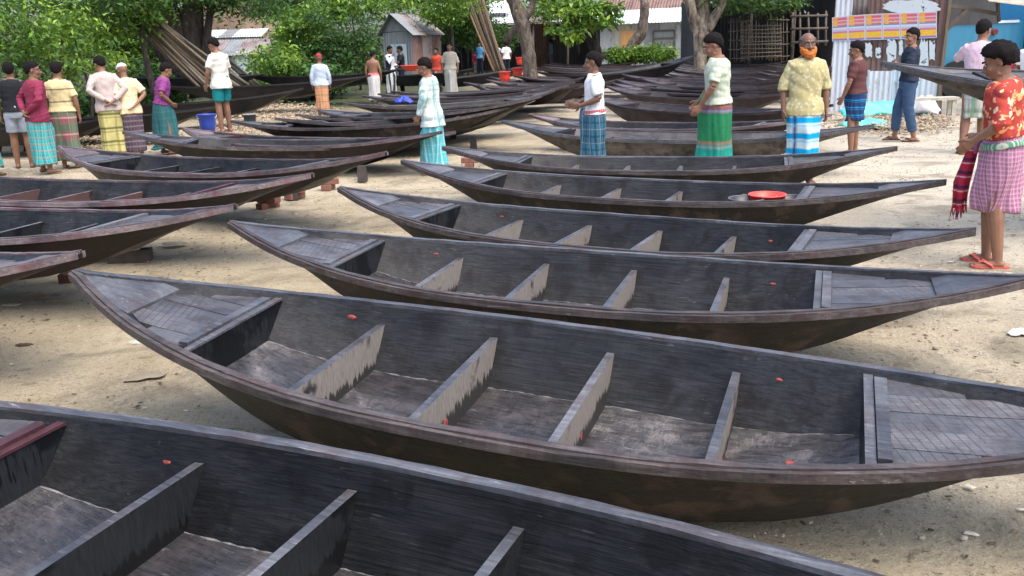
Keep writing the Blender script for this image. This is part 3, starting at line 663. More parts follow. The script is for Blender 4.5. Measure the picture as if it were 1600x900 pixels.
    # hair: a shell round the skull, sunk inside it outside the hairline
    if hair:
        V = []; F = []; nr, ns = 22, 36; r2 = random.Random(int(px*7+ph))
        thick = {'short': .014, 'old': .008, 'long': .025, 'cap': .012, 'buzz': .005, 'scarf': .022}[hair]
        for i in range(nr+1):
            a = math.pi*i/nr
            for k in range(ns):
                b = 2*math.pi*k/ns; d = Vector((math.sin(a)*math.cos(b), math.sin(a)*math.sin(b), math.cos(a)))
                th = (-.12+.60*d.y) if d.y > 0 else (-.16+.80*d.y)
                if d.y > .25 and abs(d.x) > .55: th -= .12
                th += .05*math.sin(9*b+ph)+.035*math.sin(21*b+px)
                inn = d.z > th
                if hair == 'old' : inn = inn and (d.z < .50 or d.y < -.72) and d.y < .45
                if hair == 'cap' : inn = d.z > .16-.12*d.y
                if hair == 'scarf': inn = not (d.y > .55 and -.8 < d.z < .55)
                if hair == 'long': inn = d.z > (th if d.y > .2 else -.55)
                rr = Vector((.0765, .0955, .0870)); q = Vector((d.x*rr.x, d.y*rr.y, d.z*rr.z*(1.38 if d.z < 0 and d.y < .1 and hair not in ('old', 'cap', 'scarf') else 1)))
                lump = 1+.5*math.sin(9*d.x+3*d.z+r2.random())*math.sin(7*d.y+5*d.z)
                # skull narrows below: follow it
                ed = max(0, min(1, (d.z-th)/.14)) if hair not in ('old', 'scarf') else 1
                e_ = -.003+(thick*(.38+.62*max(0, d.z) if hair in ('short', 'buzz') else 1)+.003)*(ed**.6)*(lump*.5+.5 if hair in ('short', 'long') else 1) if inn else -.016
                if inn and hair in ('short', 'long'): e_ += r2.uniform(-.0018, .0018)*(2.4 if hair == 'long' else 1)
                V.append(HD(Vector((0, -.012, .120))+q+d*e_))
        for i in range(nr):
            for k in range(ns):
                k2 = (k+1) % ns; F.append((i*ns+k, (i+1)*ns+k, (i+1)*ns+k2, i*ns+k2))
        mb = MB(); mb.add(V, F); mt_ = {'old': M['hair_grey'], 'cap': None, 'scarf': None}.get(hair, M['hair'])
        if extra and 'cap' in extra: mt_ = extra['cap']
        sc(mb).build('hair' if hair not in ('cap', 'scarf') else ('cap' if hair == 'cap' else 'headscarf'), mt_, root, True)
        if hair == 'cap':
            V = []
    if extra and 'beard' in extra:
        mb = MB(); j = random.Random(3)
        for k in range(60):
            a = -1.5+3*k/59; rr = .072; b0 = HD((rr*math.sin(a)*.98, .014+.076*math.cos(a)*.95, .040-.026*math.cos(a)+.028*abs(math.sin(a))))
            b1 = HD((rr*math.sin(a)*.85, .022+.072*math.cos(a), -.048+j.uniform(-.014, .012)+.03*abs(math.sin(a))))
            mb.tube([b0, b0.lerp(b1, .5)+(R_ @ Vector((0, .01*math.cos(a), 0))), b1], [.014, .017, .008], 6)
        remesh(sc(mb), 'beard', extra['beard'], root, .004*s, None, 1, folds(31, .006, 160, 200))
    # shirt
    if shirt is not None:
        mb = MB(); torso(mb, .018, hem, 1.40)
        if hem < .98: pass
        for sx, am in ((1, arms[0]), (-1, arms[1])):
            e, w_, hd = ARMS[am] if isinstance(am, str) else am
            sh = TL((.150*sx, -.004, 1.330)); E_ = TL((e[0]*sx, e[1], e[2])); W_ = TL((w_[0]*sx, w_[1], w_[2]))
            if slv == 'short': q = sh.lerp(E_, .80); mb.tube([TL((.08*sx, 0, 1.325)), sh+Vector((0, 0, -.004)), sh.lerp(E_, .45), q], [.058, .065, .062, .064], 14)
            elif slv == 'elbow': mb.tube([TL((.08*sx, 0, 1.325)), sh+Vector((0, 0, -.004)), sh.lerp(E_, .5), E_, E_.lerp(W_, .15)], [.058, .065, .062, .060, .058], 14)
            elif slv == 'long': mb.tube([TL((.08*sx, 0, 1.325)), sh+Vector((0, 0, -.004)), sh.lerp(E_, .5), E_, E_.lerp(W_, .5), E_.lerp(W_, .92)], [.058, .065, .058, .052, .045, .036], 14)
        # collar
        c0 = TL((0, -.006, 1.385)); cc = []
        for k in range(13):
            a = 2*math.pi*k/12; cc.append(TL((.066*math.cos(a), -.004+.062*math.sin(a), 1.388-.016*math.sin(a))))
        mb.tube(cc, [.011]*13, 7)
        wr = folds(int(px)+3, .009); o = remesh(sc(mb), 'shirt', shirt, root, max(.008, vox)*s, .6, 5, lambda co: wr(co))
    # lower garment
    kind, mat_, hz_ = bot
    if kind == 'lungi':
        V = []; F = []; UV = []; ns, nz = 96, 26; r3 = random.Random(int(px)*3+1); ph1, ph2, ph3 = [r3.uniform(0, 6.3) for _ in range(3)]; top = 1.0
        for i in range(nz+1):
            t_ = i/nz; z = top+(hz_-top)*t_
            cx = 0; cy = step*.0
            kf = [(1.0, .146, .104), (.92, .176, .134), (.84, .184, .146), (.70, .180, .148), (.46, .165, .145), (.12, .150+stance*.35, .150)]
            for (z1, a1, b1), (z2, a2, b2) in zip(kf, kf[1:]):
                if z2 <= z <= z1: f_ = (z1-z)/(z1-z2); rx, ry = a1+(a2-a1)*f_, b1+(b2-b1)*f_; break
            if hz_ > .4: rx *= 1-.20*t_; ry *= .98-.20*t_
            rx *= B; ry *= B; ry += abs(step)*t_*(1.3 if hz_ < .4 else .3)
            for k in range(ns):
                a = 2*math.pi*k/ns
                fo = 1+(.004+(.115 if hz_ < .4 else .06)*t_**.7)*math.sin(5*a+ph1+1.2*t_+.8*math.sin(3*t_+ph3))*(.6+.4*math.sin(a*2+ph2))+(.008+.045*t_)*(abs(math.sin(6.5*a+ph2-1.3*t_+.6*math.sin(2*a)))*2-1.27)+.022*t_*(abs(math.sin(11.5*a+ph3+2.5*t_))*2-1.27)+.010*t_*math.sin(9*z*3+3*a)
                fr = .03*t_*math.sin(3*a+5*t_+ph3)+(.07 if hz_ < .4 else .028)*math.exp(-((a-math.pi/2)/.30)**2)*(1-.25*t_)*(1 if shirt is None or hem > .87 else max(0, min(1, (hem-z+.02)/.1)))   # gathered cloth at the front
                q = Vector((rx*fo*math.cos(a), ry*fo*math.sin(a)+fr, z+(.012*math.sin(3*a+ph1) if i == nz else 0)))
                if z > .88: q = TL(q) if z > .92 else q
                V.append(q*s); UV.append((k/ns*1.25, z))
        for i in range(nz):
            for k in range(ns):
                k2 = (k+1) % ns; F.append((i*ns+k, (i+1)*ns+k, (i+1)*ns+k2, i*ns+k2))
        n0 = len(V)   # hem turned in, and a closed top
        for k in range(ns): q = Vector(V[nz*ns+k]); V.append(Vector((q.x*.9, q.y*.9, q.z+.03))); UV.append(UV[nz*ns+k])
        for k in range(ns): q = Vector(V[k]); V.append(Vector((q.x*.5, q.y*.5, q.z+.005))); UV.append(UV[k])
        for k in range(ns):
            k2 = (k+1) % ns; F.append((nz*ns+k, n0+k, n0+k2, nz*ns+k2)); F.append((k, k2, n0+ns+k2, n0+ns+k))
        o = mk('lungi', V, F, mat_, root, True, uv=UV); so_ = o.modifiers.new('t', 'SOLIDIFY'); so_.thickness = .004
        if shirt is None or hem > .87:
         mb = MB(); j = TL((.02, .125*B+.02, .985)); mb.ell(j, (.045, .028, .03), seg=10, rings=7); mb.tube([j, j+Vector((.01, .03, -.05)), j+Vector((.0, .03, -.12))], [.02, .026, .014], 8)
         sc(mb).build('waist_knot', mat_, root, True)
    elif kind in ('shorts', 'trousers'):
        mb = MB(); mb.tube([TL((0, 0, 1.0)), TL((0, 0, .93)), (0, 0, .86), (0, 0, .80)], [(.158, .118), (.172, .13), (.178, .135), (.165, .125)], 20, ref=(0, 1, 0))
        for sx, (an, toe) in zip((1, -1), feet):
            hipj = Vector((.082*sx, 0, .87)); kn = (hipj+an)/2+Vector((.005*sx, .025+abs(step)*.2, .02)); r_ = (.105, .098, .092, .085) if kind == 'shorts' else (.104, .094, .076, .062)
            pts = [hipj, hipj.lerp(kn, .5), kn]; rr = [r_[0], r_[1], r_[2]]
            if hz_ < .4: pts += [kn.lerp(an, .5), kn.lerp(an, 1-(hz_-.08)/.4)]; rr += [r_[2]*.95, r_[3]]
            else: t_ = min(1, (.87-hz_)/.4); pts = [hipj, hipj.lerp(kn, t_*.5), hipj.lerp(kn, t_)]; 
            mb.tube(pts, rr, 14)
        wr = folds(int(px)+9, .006, 30, 12); remesh(sc(mb), kind, mat_, root, max(.009, vox)*s, .6, 2, lambda co: wr(co))
    if extra and 'vest' in extra:
        mb = MB(); torso(mb, .032, .86, 1.37)
        for v in range(len(mb.V)): pass
        V2 = [v for v in mb.V]; mb.V = [(v[0], v[1] if v[1] < .06 else .06+(v[1]-.06)*.72, v[2]) for v in V2]
        remesh(sc(mb), 'waistcoat', extra['vest'], root, .012*s, .6, 2, folds(5, .005))
    if extra and 'sash' in extra:
        mb = MB(); cc = []
        for k in range(25):
            a = 2*math.pi*k/24; cc.append(TL(((.188*B)*math.cos(a), (.146*B)*math.sin(a), .935+.010*math.sin(2*a))))
        mb.tube(cc, [(.005, .024)]*25, 8); sc(mb).build('waist_sash', extra['sash'], root, True)
    if sandal:
        for sx, (an, toe) in zip((1, -1), feet):
            so2 = MB(); rt = Vector((toe.y, -toe.x, 0)); base = Vector((an.x, an.y, 0)); outl = [(-.085, .026), (-.06, .038), (.0, .036), (.06, .043), (.11, .052), (.15, .048), (.175, .028)]
            V = []; F = []
            for zt_, in ((.0,), (.018,)):
                for y_, h_ in outl: V += [base+toe*y_-rt*h_+Vector((0, 0, zt_)), base+toe*y_+rt*h_+Vector((0, 0, zt_))]
            n_ = len(outl)
            for i in range(n_-1):
                a = 2*i; F += [(a, a+2, a+3, a+1), (2*n_+a, 2*n_+a+1, 2*n_+a+3, 2*n_+a+2), (a, 2*n_+a, 2*n_+a+2, a+2), (a+1, a+3, 2*n_+a+3, 2*n_+a+1)]
            F += [(0, 1, 2*n_+1, 2*n_), (2*n_-2, 4*n_-2, 4*n_-1, 2*n_-1)]
            so2.add(V, F)
            for sd_ in (-1, 1): so2.tube([base+toe*.125+Vector((0, 0, .03)), base+toe*.09+rt*sd_*.03+Vector((0, 0, .055)), base+toe*.04+rt*sd_*.045+Vector((0, 0, .03)), base+toe*.03+rt*sd_*.044+Vector((0, 0, .01))], [(.008, .008), (.016, .006), (.016, .006), (.01, .006)], 8)
            sc(so2).build('sandal', sandal, root, False)
            # stand on the sole
        for ch in root.children:
            if ch.name.startswith('body'): ch.location.z = .0
    return root, s, TL

NAVY, WH = (.02, .03, .08), (.75, .75, .72)
PM = dict(
 aq=plaid('turquoise_plaid', (.03, .36, .36), [(0, .11, .35, 0, (.05, .20, .22), .6), (0, .055, .12, .2, (.6, .5, .35), .6), (1, .10, .3, 0, (.45, .18, .14), .5), (1, .05, .14, .3, (.06, .5, .5), .8)]),
 mar=plaid('maroon_green_plaid', (.24, .09, .10), [(1, .26, .45, 0, (.07, .15, .09), .85), (0, .26, .35, .1, (.14, .20, .12), .6), (1, .26, .06, .4, (.6, .45, .35), .8), (0, .13, .06, .3, (.55, .35, .3), .5)]),
 yel=plaid('yellow_lungi', (.55, .50, .20), [(1, .22, .16, .1, (.10, .11, .03), .9), (1, .22, .05, .35, (.12, .12, .04), .9), (0, .30, .10, .2, (.15, .14, .04), .6)]),
 dkp=plaid('dark_patterned', (.06, .06, .08), [(1, .09, .3, .1, (.25, .22, .25), .6), (0, .06, .3, .2, (.22, .08, .09), .6)]),
 teal=plaid('teal_lungi', (.035, .14, .15), [(0, .12, .12, 0, (.02, .06, .07), .7), (1, .12, .08, 0, (.10, .22, .22), .5)]),
 org=plaid('orange_brown_lungi', (.52, .27, .14), [(1, .18, .12, .2, (.26, .10, .06), .7), (0, .2, .12, 0, (.62, .42, .26), .6)]),
 whr=plaid('white_lungi_red_top', (.62, .60, .57), [(1, 1.2, .10, .68, (.62, .06, .07), .95), (0, .05, .2, 0, (.5, .48, .46), .4)]),
 whs=plaid('white_black_striped', (.72, .72, .68), [(0, .17, .4, 0, (.03, .03, .03), .95)]),
 off=cloth('offwhite_cotton', (.52, .49, .43)),
 tql=plaid('turquoise_fine_plaid', (.12, .50, .54), [(0, .12, .20, 0, (.55, .72, .72), .7), (1, .13, .06, .1, (.5, .7, .7), .5), (0, .12, .06, .4, (.02, .22, .30), .8)]),
 blu=plaid('blue_plaid', (.045, .15, .22), [(0, .085, .3, 0, (.02, .05, .09), .8), (1, .085, .3, .1, (.02, .05, .09), .7), (0, .17, .05, .3, (.35, .45, .48), .7), (1, .17, .05, .3, (.35, .45, .48), .6)]),
 grn=plaid('green_lungi', (.025, .22, .09), [(1, .80, .16, .39, (.04, .05, .08), .9), (1, .40, .06, .30, (.5, .14, .10), .9), (1, .40, .05, .42, (.4, .25, .4), .9), (1, 3, .045, .40, (.01, .38, .36), 1), (1, .8, .30, .90, (.01, .42, .38), .0)]),
 bws=plaid('blue_white_striped', (.55, .68, .72), [(1, .17, .36, .2, (.0, .33, .66), 1.0), (0, .42, .12, .1, (.02, .05, .16), .9), (1, .17, .1, .55, (.10, .45, .7), .7)]),
 nvy=plaid('navy_lungi_blue_lines', (.02, .05, .14), [(1, .11, .10, .1, (.02, .35, .65), .95), (1, .11, .06, .35, (.02, .3, .6), .8)]),
 pnk=plaid('pink_fine_plaid', (.42, .14, .24), [(0, .035, .32, 0, (.52, .42, .48), .6), (1, .035, .32, 0, (.50, .42, .48), .5), (1, 1.6, .10, .44, (.42, .10, .22), .6), (1, .035, .07, .4, (.25, .10, .22), .6), (0, .035, .07, .4, (.25, .10, .22), .6)]),
 gry=plaid('grey_plaid_shorts', (.34, .38, .44), [(0, .08, .25, 0, (.2, .24, .32), .6), (1, .10, .25, 0, (.62, .62, .64), .6)]),
 ggr=plaid('green_grey_lungi', (.42, .43, .38), [(0, .20, .30, 0, (.10, .25, .14), .8), (1, .22, .20, 0, (.12, .2, .14), .7), (1, .11, .06, .2, (.1, .1, .1), .6)]),
 jean=plaid('blue_denim', (.045, .085, .16), [(0, .011, .3, 0, (.06, .11, .2), .4)], 'Object'),
 mshirt=cloth('maroon_shirt', (.22, .03, .065)), blk=cloth('black_tshirt', (.018, .019, .023)), 
 ystr=plaid('yellow_striped_shirt', (.68, .56, .30), [(2, .19, .09, .15, (.03, .035, .04), .95), (2, .19, .06, .45, (.6, .5, .3), .5)], 'Object'),
 beig=plaid('beige_pinstripe', (.50, .42, .38), [(0, .02, .3, 0, (.38, .32, .31), .6)], 'Object'),
 pch=cloth('peach_cream_shirt', (.78, .62, .38), .85, .12), purp=plaid('purple_shirt', (.22, .05, .19), [(0, .025, .25, 0, (.36, .09, .32), .5)], 'Object'),
 crm=cloth('cream_tshirt', (.70, .68, .58)), tshort=cloth('teal_shorts', (.01, .19, .19)), lblue=cloth('pale_blue_shirt', (.47, .55, .64)), wht=cloth('white_shirt', (.78, .78, .78)),
 plg=plaid('mint_plaid_shirt', (.68, .74, .70), [(0, .16, .30, .1, (.13, .32, .32), .8), (2, .22, .25, .1, (.26, .40, .40), .6), (0, .08, .10, .6, (.75, .8, .75), .8), (2, .11, .06, .4, (.1, .3, .3), .7)], 'Object'),
 ored=cloth('orange_red_shirt', (.58, .08, .045)), bge2=plaid('beige_patterned', (.52, .47, .38), [(2, .03, .3, 0, (.42, .38, .30), .5)], 'Object'), sky=cloth('sky_blue_shirt', (.12, .35, .62)),
 pgrn=cloth('pale_green_polo', (.50, .56, .43)), ydot=dotted('yellow_dotted_shirt', (.47, .41, .20), (.60, .56, .38), 24, .36), brn=cloth('dark_brown_shirt', (.105, .042, .042)),
 nvt=cloth('navy_tshirt', (.022, .03, .05)), pks=plaid('pale_pink_stripe', (.66, .50, .58), [(0, .022, .3, 0, (.5, .34, .44), .6)], 'Object'),
 flor=floral('red_floral_shirt', (.48, .065, .045), [(.8, (.80, .36, .16), .56), (.9, (.80, .62, .38), .62), (1.3, (.42, .04, .10), .64)], 22), rsh=cloth('red_cloth', (.45, .03, .05)), 
 redc=plaid('red_knit_cap', (.50, .04, .05), [(2, .03, .3, 0, (.3, .02, .03), .6)], 'Object'), whc=cloth('white_cap', (.7, .7, .68)), vest=cloth('dark_waistcoat', (.02, .025, .035)), dkt=cloth('dark_trousers', (.02, .025, .04)), spk=dotted('blue_white_print', (.62, .68, .78), (.06, .12, .45), 30, .3),
 sashr=plaid('red_white_sash', (.55, .08, .09), [(1, .02, .3, 0, (.6, .5, .5), .7)], 'Object'))
F2 = .0065; F3 = .012; F4 = .015
person(-14, 275, 95, -10, 'person mostly out of the frame at the left edge, blue and white printed shirt', 'b', PM['spk'], 'long', .80, ('lungi', PM['aq'], .12), vox=F3, H=1.64)
person(40, 262, 97, 20, 'person in black t-shirt with two white stripes, grey plaid shorts and bare calves', 'a', PM['blk'], 'short', .86, ('shorts', PM['gry'], .56), ('down', 'down'), vox=F2*1.3)
person(74, 270, 96, -35, 'person in maroon long-sleeved shirt and turquoise plaid lungi, hands behind back', 'b', PM['mshirt'], 'long', .74, ('lungi', PM['aq'], .13), ('back', 'back'), .05, .0, -.6, vox=F2*1.3, bulk=1.05)
person(112, 262, 97, 5, 'person in yellow polo with dark stripes, seen from behind, maroon and green lungi', 'a', PM['ystr'], 'short', .86, ('lungi', PM['mar'], .12), ('down', 'down'), 0, .2, .2, vox=F2*1.3, bulk=1.08)
person(182, 250, 86, 35, 'person leaning forward in beige long-sleeved shirt and yellow lungi, hands clasped behind', 'a', PM['beig'], 'long', .76, ('lungi', PM['yel'], .13), ('back', 'back'), .18, .3, .3, vox=F2*1.3)
person(214, 247, 98, 40, 'person in white cap and peach shirt with dark patterned lungi', 'a', PM['pch'], 'short', .78, ('lungi', PM['dkp'], .12), ('back', 'down'), .12, .3, .2, hair='cap', vox=F2*1.3, extra=dict(cap=PM['whc']))
person(262, 240, 97, -60, 'person bending in purple shirt and teal lungi beside the blue bucket', 'a', PM['purp'], 'short', .86, ('lungi', PM['teal'], .10), ('waist', 'waist'), .22, .25, .1, vox=F2*1.3, step=.05)
person(354, 207, 58, 62, 'person in cream t-shirt and teal shorts standing on a red boat deck', 'a', PM['crm'], 'short', .72, ('shorts', PM['tshort'], .55), ('near_down', 'near_down'), .02, .45, .1, vox=F2*1.3, zf=.40)
person(506, 183, 84, 8, 'person in red cap, pale blue shirt and orange-brown lungi, back turned', 'b', PM['lblue'], 'long', .80, ('lungi', PM['org'], .17), ('down', 'down'), 0, .1, 0, hair='cap', vox=F3, extra=dict(cap=PM['redc']))
person(587, 164, 80, -10, 'shirtless person with red-topped white lungi, back turned', 'a', None, 'short', .8, ('lungi', PM['whr'], .14), ('down', 'down'), 0, .3, -.4, vox=F3, bulk=1.08)
person(613, 152, 72, -120, 'person in dark waistcoat over a white shirt, striped lungi', 'b', PM['wht'], 'long', .80, ('lungi', PM['whs'], .14), ('chin', 'hold'), 0, .2, 0, vox=F3, extra=dict(vest=PM['vest']))
person(630, 149, 72, 100, 'person in black t-shirt and dark trousers facing the man in the waistcoat', 'b', PM['blk'], 'short', .86, ('trousers', PM['dkt'], .12), ('fwd', 'fwd'), 0, .2, 0, vox=F3)
person(680, 272, 90, 75, 'person in mint and white plaid long-sleeved shirt and turquoise lungi', 'a', PM['plg'], 'long', .66, ('lungi', PM['tql'], .12), ('near_down', 'near_down'), .04, .35, .1, vox=F2, bulk=1.04)
person(685, 147, 75, 160, 'person in orange-red shirt behind the man in plaid', 'b', PM['ored'], 'short', .84, ('lungi', PM['mar'], .12), ('down', 'down'), vox=F3)
person(706, 152, 67, 175, 'person in beige shirt and off-white lungi facing the camera', 'a', PM['bge2'], 'elbow', .84, ('lungi', PM['off'], .12), ('down', 'down'), vox=F3, bulk=1.06)
person(751, 118, 65, 150, 'person in sky-blue shirt left of the leaning bamboo poles', 'b', PM['sky'], 'short', .84, ('trousers', PM['dkt'], .12), ('hold', 'down'), vox=F4)
person(777, 118, 66, -170, 'person in pale blue shirt and dark trousers right of the bamboo poles', 'b', PM['lblue'], 'short', .86, ('trousers', PM['dkt'], .12), ('down', 'hip'), vox=F4)
person(792, 120, 65, 20, 'person in white shirt near the red buckets', 'b', PM['wht'], 'short', .84, ('trousers', PM['dkt'], .12), ('down', 'down'), vox=F4)
person(745, 118, 92, 170, 'small person in dark red crouching by the foot of the bamboo poles', 'b', PM['rsh'], 'long', .80, ('lungi', PM['mar'], .12), ('hold', 'hold'), .3, .2, 0, vox=F4)
person(861, 108, 62, 60, 'person in grey-teal shirt in the shade of the dark open shed', 'b', cloth('teal_grey_shirt', (.09, .16, .18)), 'short', .84, ('lungi', PM['dkp'], .12), ('down', 'down'), vox=F4)
person(1143, 101, 63, 170, 'person with white headscarf and blue dress by the bamboo hurdles', 'b', PM['lblue'], 'long', .7, ('lungi', cloth('blue_skirt', (.08, .2, .4)), .12), ('down', 'down'), vox=F4, hair='scarf', extra=dict(cap=PM['whc']))
person(930, 287, 82, 84, 'person in white t-shirt with red-striped sash and blue plaid lungi, looking left', 'b', PM['wht'], 'short', .90, ('lungi', PM['blu'], .12), (((.23, .02, 1.12), (.16, .24, 1.02), (-.1, .9, .1)), 'hold'), .0, .08, 0, vox=F2, extra=dict(sash=PM['sashr']), bulk=.96)
person(1118, 287, 52, 78, 'person in pale green polo and bright green lungi, looking down at the boats', 'a', PM['pgrn'], 'short', .90, ('lungi', PM['grn'], .12), (((.235, .05, 1.12), (.21, .20, .93), (0, .7, -.7)), ((.235, .06, 1.10), (.17, .19, .90), (0, .6, -.8))), .03, .38, .05, vox=F2, bulk=1.12)
person(1250, 288, 52, 176, 'bearded person with orange beard, yellow dotted shirt and blue-white lungi', 'b', PM['ydot'], 'elbow', .72, ('lungi', PM['bws'], .12), ('down', 'down'), 0, -.02, .06, hair='old', vox=F2, extra=dict(beard=M['beard']), bulk=1.04)
person(1332, 240, 65, 52, 'person in dark brown shirt and short navy lungi, seen from behind', 'a', PM['brn'], 'short', .90, ('lungi', PM['nvy'], .50), ('down', 'near_down'), .02, .2, .4, vox=F2*1.2, bulk=1.06)
person(1412, 220, 45, 75, 'person in navy t-shirt and jeans with folded arms', 'a', PM['nvt'], 'short', .86, ('trousers', PM['jean'], .16), ('fold', 'fold'), -.02, .05, .5, vox=F2*1.2, stance=.10, step=.12, sandal=M['sandal_brown'])
o, s_, TL_ = person(1516, 240, 32, -28, 'person in pale pink shirt and green-grey short lungi behind the floral shirt', 'a', PM['pks'], 'long', .86, ('lungi', PM['ggr'], .46), ('fwd', 'lift'), .10, .1, -.5, vox=F2*1.2, sandal=M['sandal_brown'], step=.14)
person(1600, 205, 50, 150, 'person at the right edge in white shirt, mostly out of frame', 'a', PM['wht'], 'short', .84, ('lungi', PM['rsh'], .12), vox=F3)
o, s_, TL_ = person(1548, 414, 68, 58, 'person in red floral shirt, pink plaid short lungi and coral sandals', 'a', PM['flor'], 'elbow', .95, ('lungi', PM['pnk'], .43), (((.25, -.02, 1.10), (.14, .16, 1.0), (-.3, .7, -.4)), ((.25, .0, 1.10), (.17, .18, .99), (-.2, .7, -.5))), .10, .30, .1, hair='long', vox=F2*.85, sandal=M['sandal_red'], bulk=1.06, stance=.085, step=.045, extra=dict(sash=plaid('green_white_waist', (.10, .28, .18), [(0, .02, .3, 0, (.6, .6, .5), .8)], 'Object')))
# checked towel hanging from his waist, with tassels
mb = MB(); j = random.Random(4)
for k, (dx, dy) in enumerate(((0, 0), (.022, .012), (-.02, .014), (.0, .03))):
    a = Vector((.10+dx, .19+dy, .93)); mb.tube([a, a+Vector((.02, .03, -.15)), a+Vector((.01+dx, .05+dy, -.32)), a+Vector((dx*1.5, .05+dy, -.46-.02*k))], [.022, .032, .030, .02], 8)
    for q in range(7): b0 = a+Vector((dx*1.5+j.uniform(-.02, .02), .05+dy+j.uniform(-.02, .02), -.45-.02*k)); mb.tube([b0, b0+Vector((j.uniform(-.02, .02), j.uniform(-.02, .02), -.10))], [.006, .002], 5)
mb.V = [tuple(Vector(v)*s_) for v in mb.V]
mb.build('checked_towel', plaid('red_checked_towel', (.40, .02, .05), [(2, .10, .25, 0, (.02, .02, .06), .85), (2, .10, .06, .3, (.7, .6, .6), .8)], 'Object'), o, True)
# ---------------------------------------------------------------- vegetation
M['leaf'] = leafmat('fresh_leaves', (.024, .066, .010), (.10, .215, .028), (.32, .47, .06)); M['leaf_dark'] = leafmat('dark_leaves', (.009, .033, .009), (.032, .095, .024), (.11, .23, .045))
M['leaf_wood'] = leafmat('distant_leaves', (.02, .055, .02), (.05, .11, .035), (.10, .19, .06)); M['leaf_brown'] = leafmat('mixed_leaves', (.03, .07, .02), (.08, .15, .04), (.32, .22, .12))
def bark(name, a, b, sc_=9):
    t = NT(name, .85, .2); co = t.co((1, 1, .35)); n = t.noise(co, sc_, 6, .65, .6); v = t.vor(co, sc_*2.4); t.col(t.mix(t.rng(n, .35, .65), a, b)); t.bump(t.math('ADD', n, t.math('MULTIPLY', v, .5)), .9, .05); return t.m
M['bark'] = bark('grey_bark', (.06, .045, .035), (.21, .17, .135)); M['bark_dark'] = bark('dark_bark', (.03, .025, .02), (.085, .07, .06)); M['bark_pale'] = bark('patchy_pale_bark', (.07, .052, .038), (.36, .30, .22), 6)
def leaf_arrays(blobs, n, size, seed, clump=.28, per=40, asp=.5):
    r = np.random.default_rng(seed); bl = np.array(blobs, float); vol = bl[:, 3]*bl[:, 4]*bl[:, 5]; idx = r.choice(len(bl), max(1, n//per), p=vol/vol.sum())
    d = r.normal(size=(len(idx), 3)); d /= np.linalg.norm(d, axis=1)[:, None]; cc = bl[idx, :3]+d*bl[idx, 3:]*(r.uniform(.25, 1, len(idx))**.45)[:, None]
    ct = r.uniform(0, 1, len(idx)); c = np.repeat(cc, per, 0); t = np.repeat(ct, per); N = len(c)
    c = c+r.normal(size=(N, 3))*clump*np.array([1, 1, .55]); t = np.clip(t**1.3*.85+r.uniform(0, .4, N)-.12, 0, 1)
    a = r.uniform(0, 2*np.pi, N); tl = r.normal(-.35, .5, N); dx = np.stack([np.cos(a)*np.cos(tl), np.sin(a)*np.cos(tl), np.sin(tl)], 1)
    up = np.stack([r.normal(0, .45, N), r.normal(0, .45, N), np.ones(N)], 1); sd = np.cross(dx, up); sd /= np.linalg.norm(sd, axis=1)[:, None]; L_ = (size*r.uniform(.6, 1.3, N))[:, None]; W_ = L_*asp
    nn = np.cross(sd, dx)
    P = np.stack([c, c+dx*L_*.45+sd*W_*.5+nn*L_*.06, c+dx*L_, c+dx*L_*.45-sd*W_*.5+nn*L_*.06], 1).reshape(-1, 3); F = np.arange(4*N).reshape(-1, 4)
    return P, np.repeat(t, 4), F
def crown(name, blobs, n, size, mat_, parent=None, seed=1, **k):
    P, t, F = leaf_arrays(blobs, n, size, seed, **k); return mk(name, P, F, mat_, parent, False, attr=t)
def rel(o, pts): return [tuple(Vector(p)-o.location) for p in pts]
def tree(name, label, base, limbs, bark_, blobs, n, size, leaf_, seed=1, cat='tree', group=None, seg=12, **k):
    "limbs: list of (points, radii) in world space"
    o = thing(name, label, cat, base, 0, group); first = True; j = random.Random(seed)
    for pts, rad in limbs:
        P_ = [Vector(p) for p in rel(o, pts)]; Q = []; R_ = []
        for i in range(len(P_)-1):
            for f in range(4): t_ = f/4; Q.append(P_[i].lerp(P_[i+1], t_)+Vector((j.uniform(-1, 1), j.uniform(-1, 1), 0))*rad[i]*.10*(i+f > 0)); R_.append((rad[i]+(rad[i+1]-rad[i])*t_)*j.uniform(.93, 1.08))
        Q.append(P_[-1]); R_.append(rad[-1]); MB().tube(Q, R_, seg, ref=(0, 1, 0)).build('trunk' if first else 'limb', bark_, o, True); first = False
    if blobs: crown('crown', [tuple(Vector(b[:3])-o.location)+tuple(b[3:]) for b in blobs], n, size, leaf_, o, seed, **k)
    return o
def ax(px, py, Y): return at(px, Y, hz(py, px, Y))
def blob(px, py, Y, rpx, rpz, ry=None):
    "leaf blob centred on a photo position at distance Y; radii in photo pixels"
    c = ax(px, py, Y); k = Y/CF; return (c.x, c.y, c.z, rpx*k, ry if ry else rpx*k, rpz*k)
# far-off woods closing the view
fw = []
for i in range(60): X_ = -52+i*1.9; fw.append((X_, 66+random.uniform(-3, 3)+abs(X_)*.05, random.uniform(1, 7.5), 3.2, 2.2, 2.6))
tag(crown('far_woods', fw, 26000, .42, M['leaf_wood'], None, 5, clump=.9), kind='stuff')
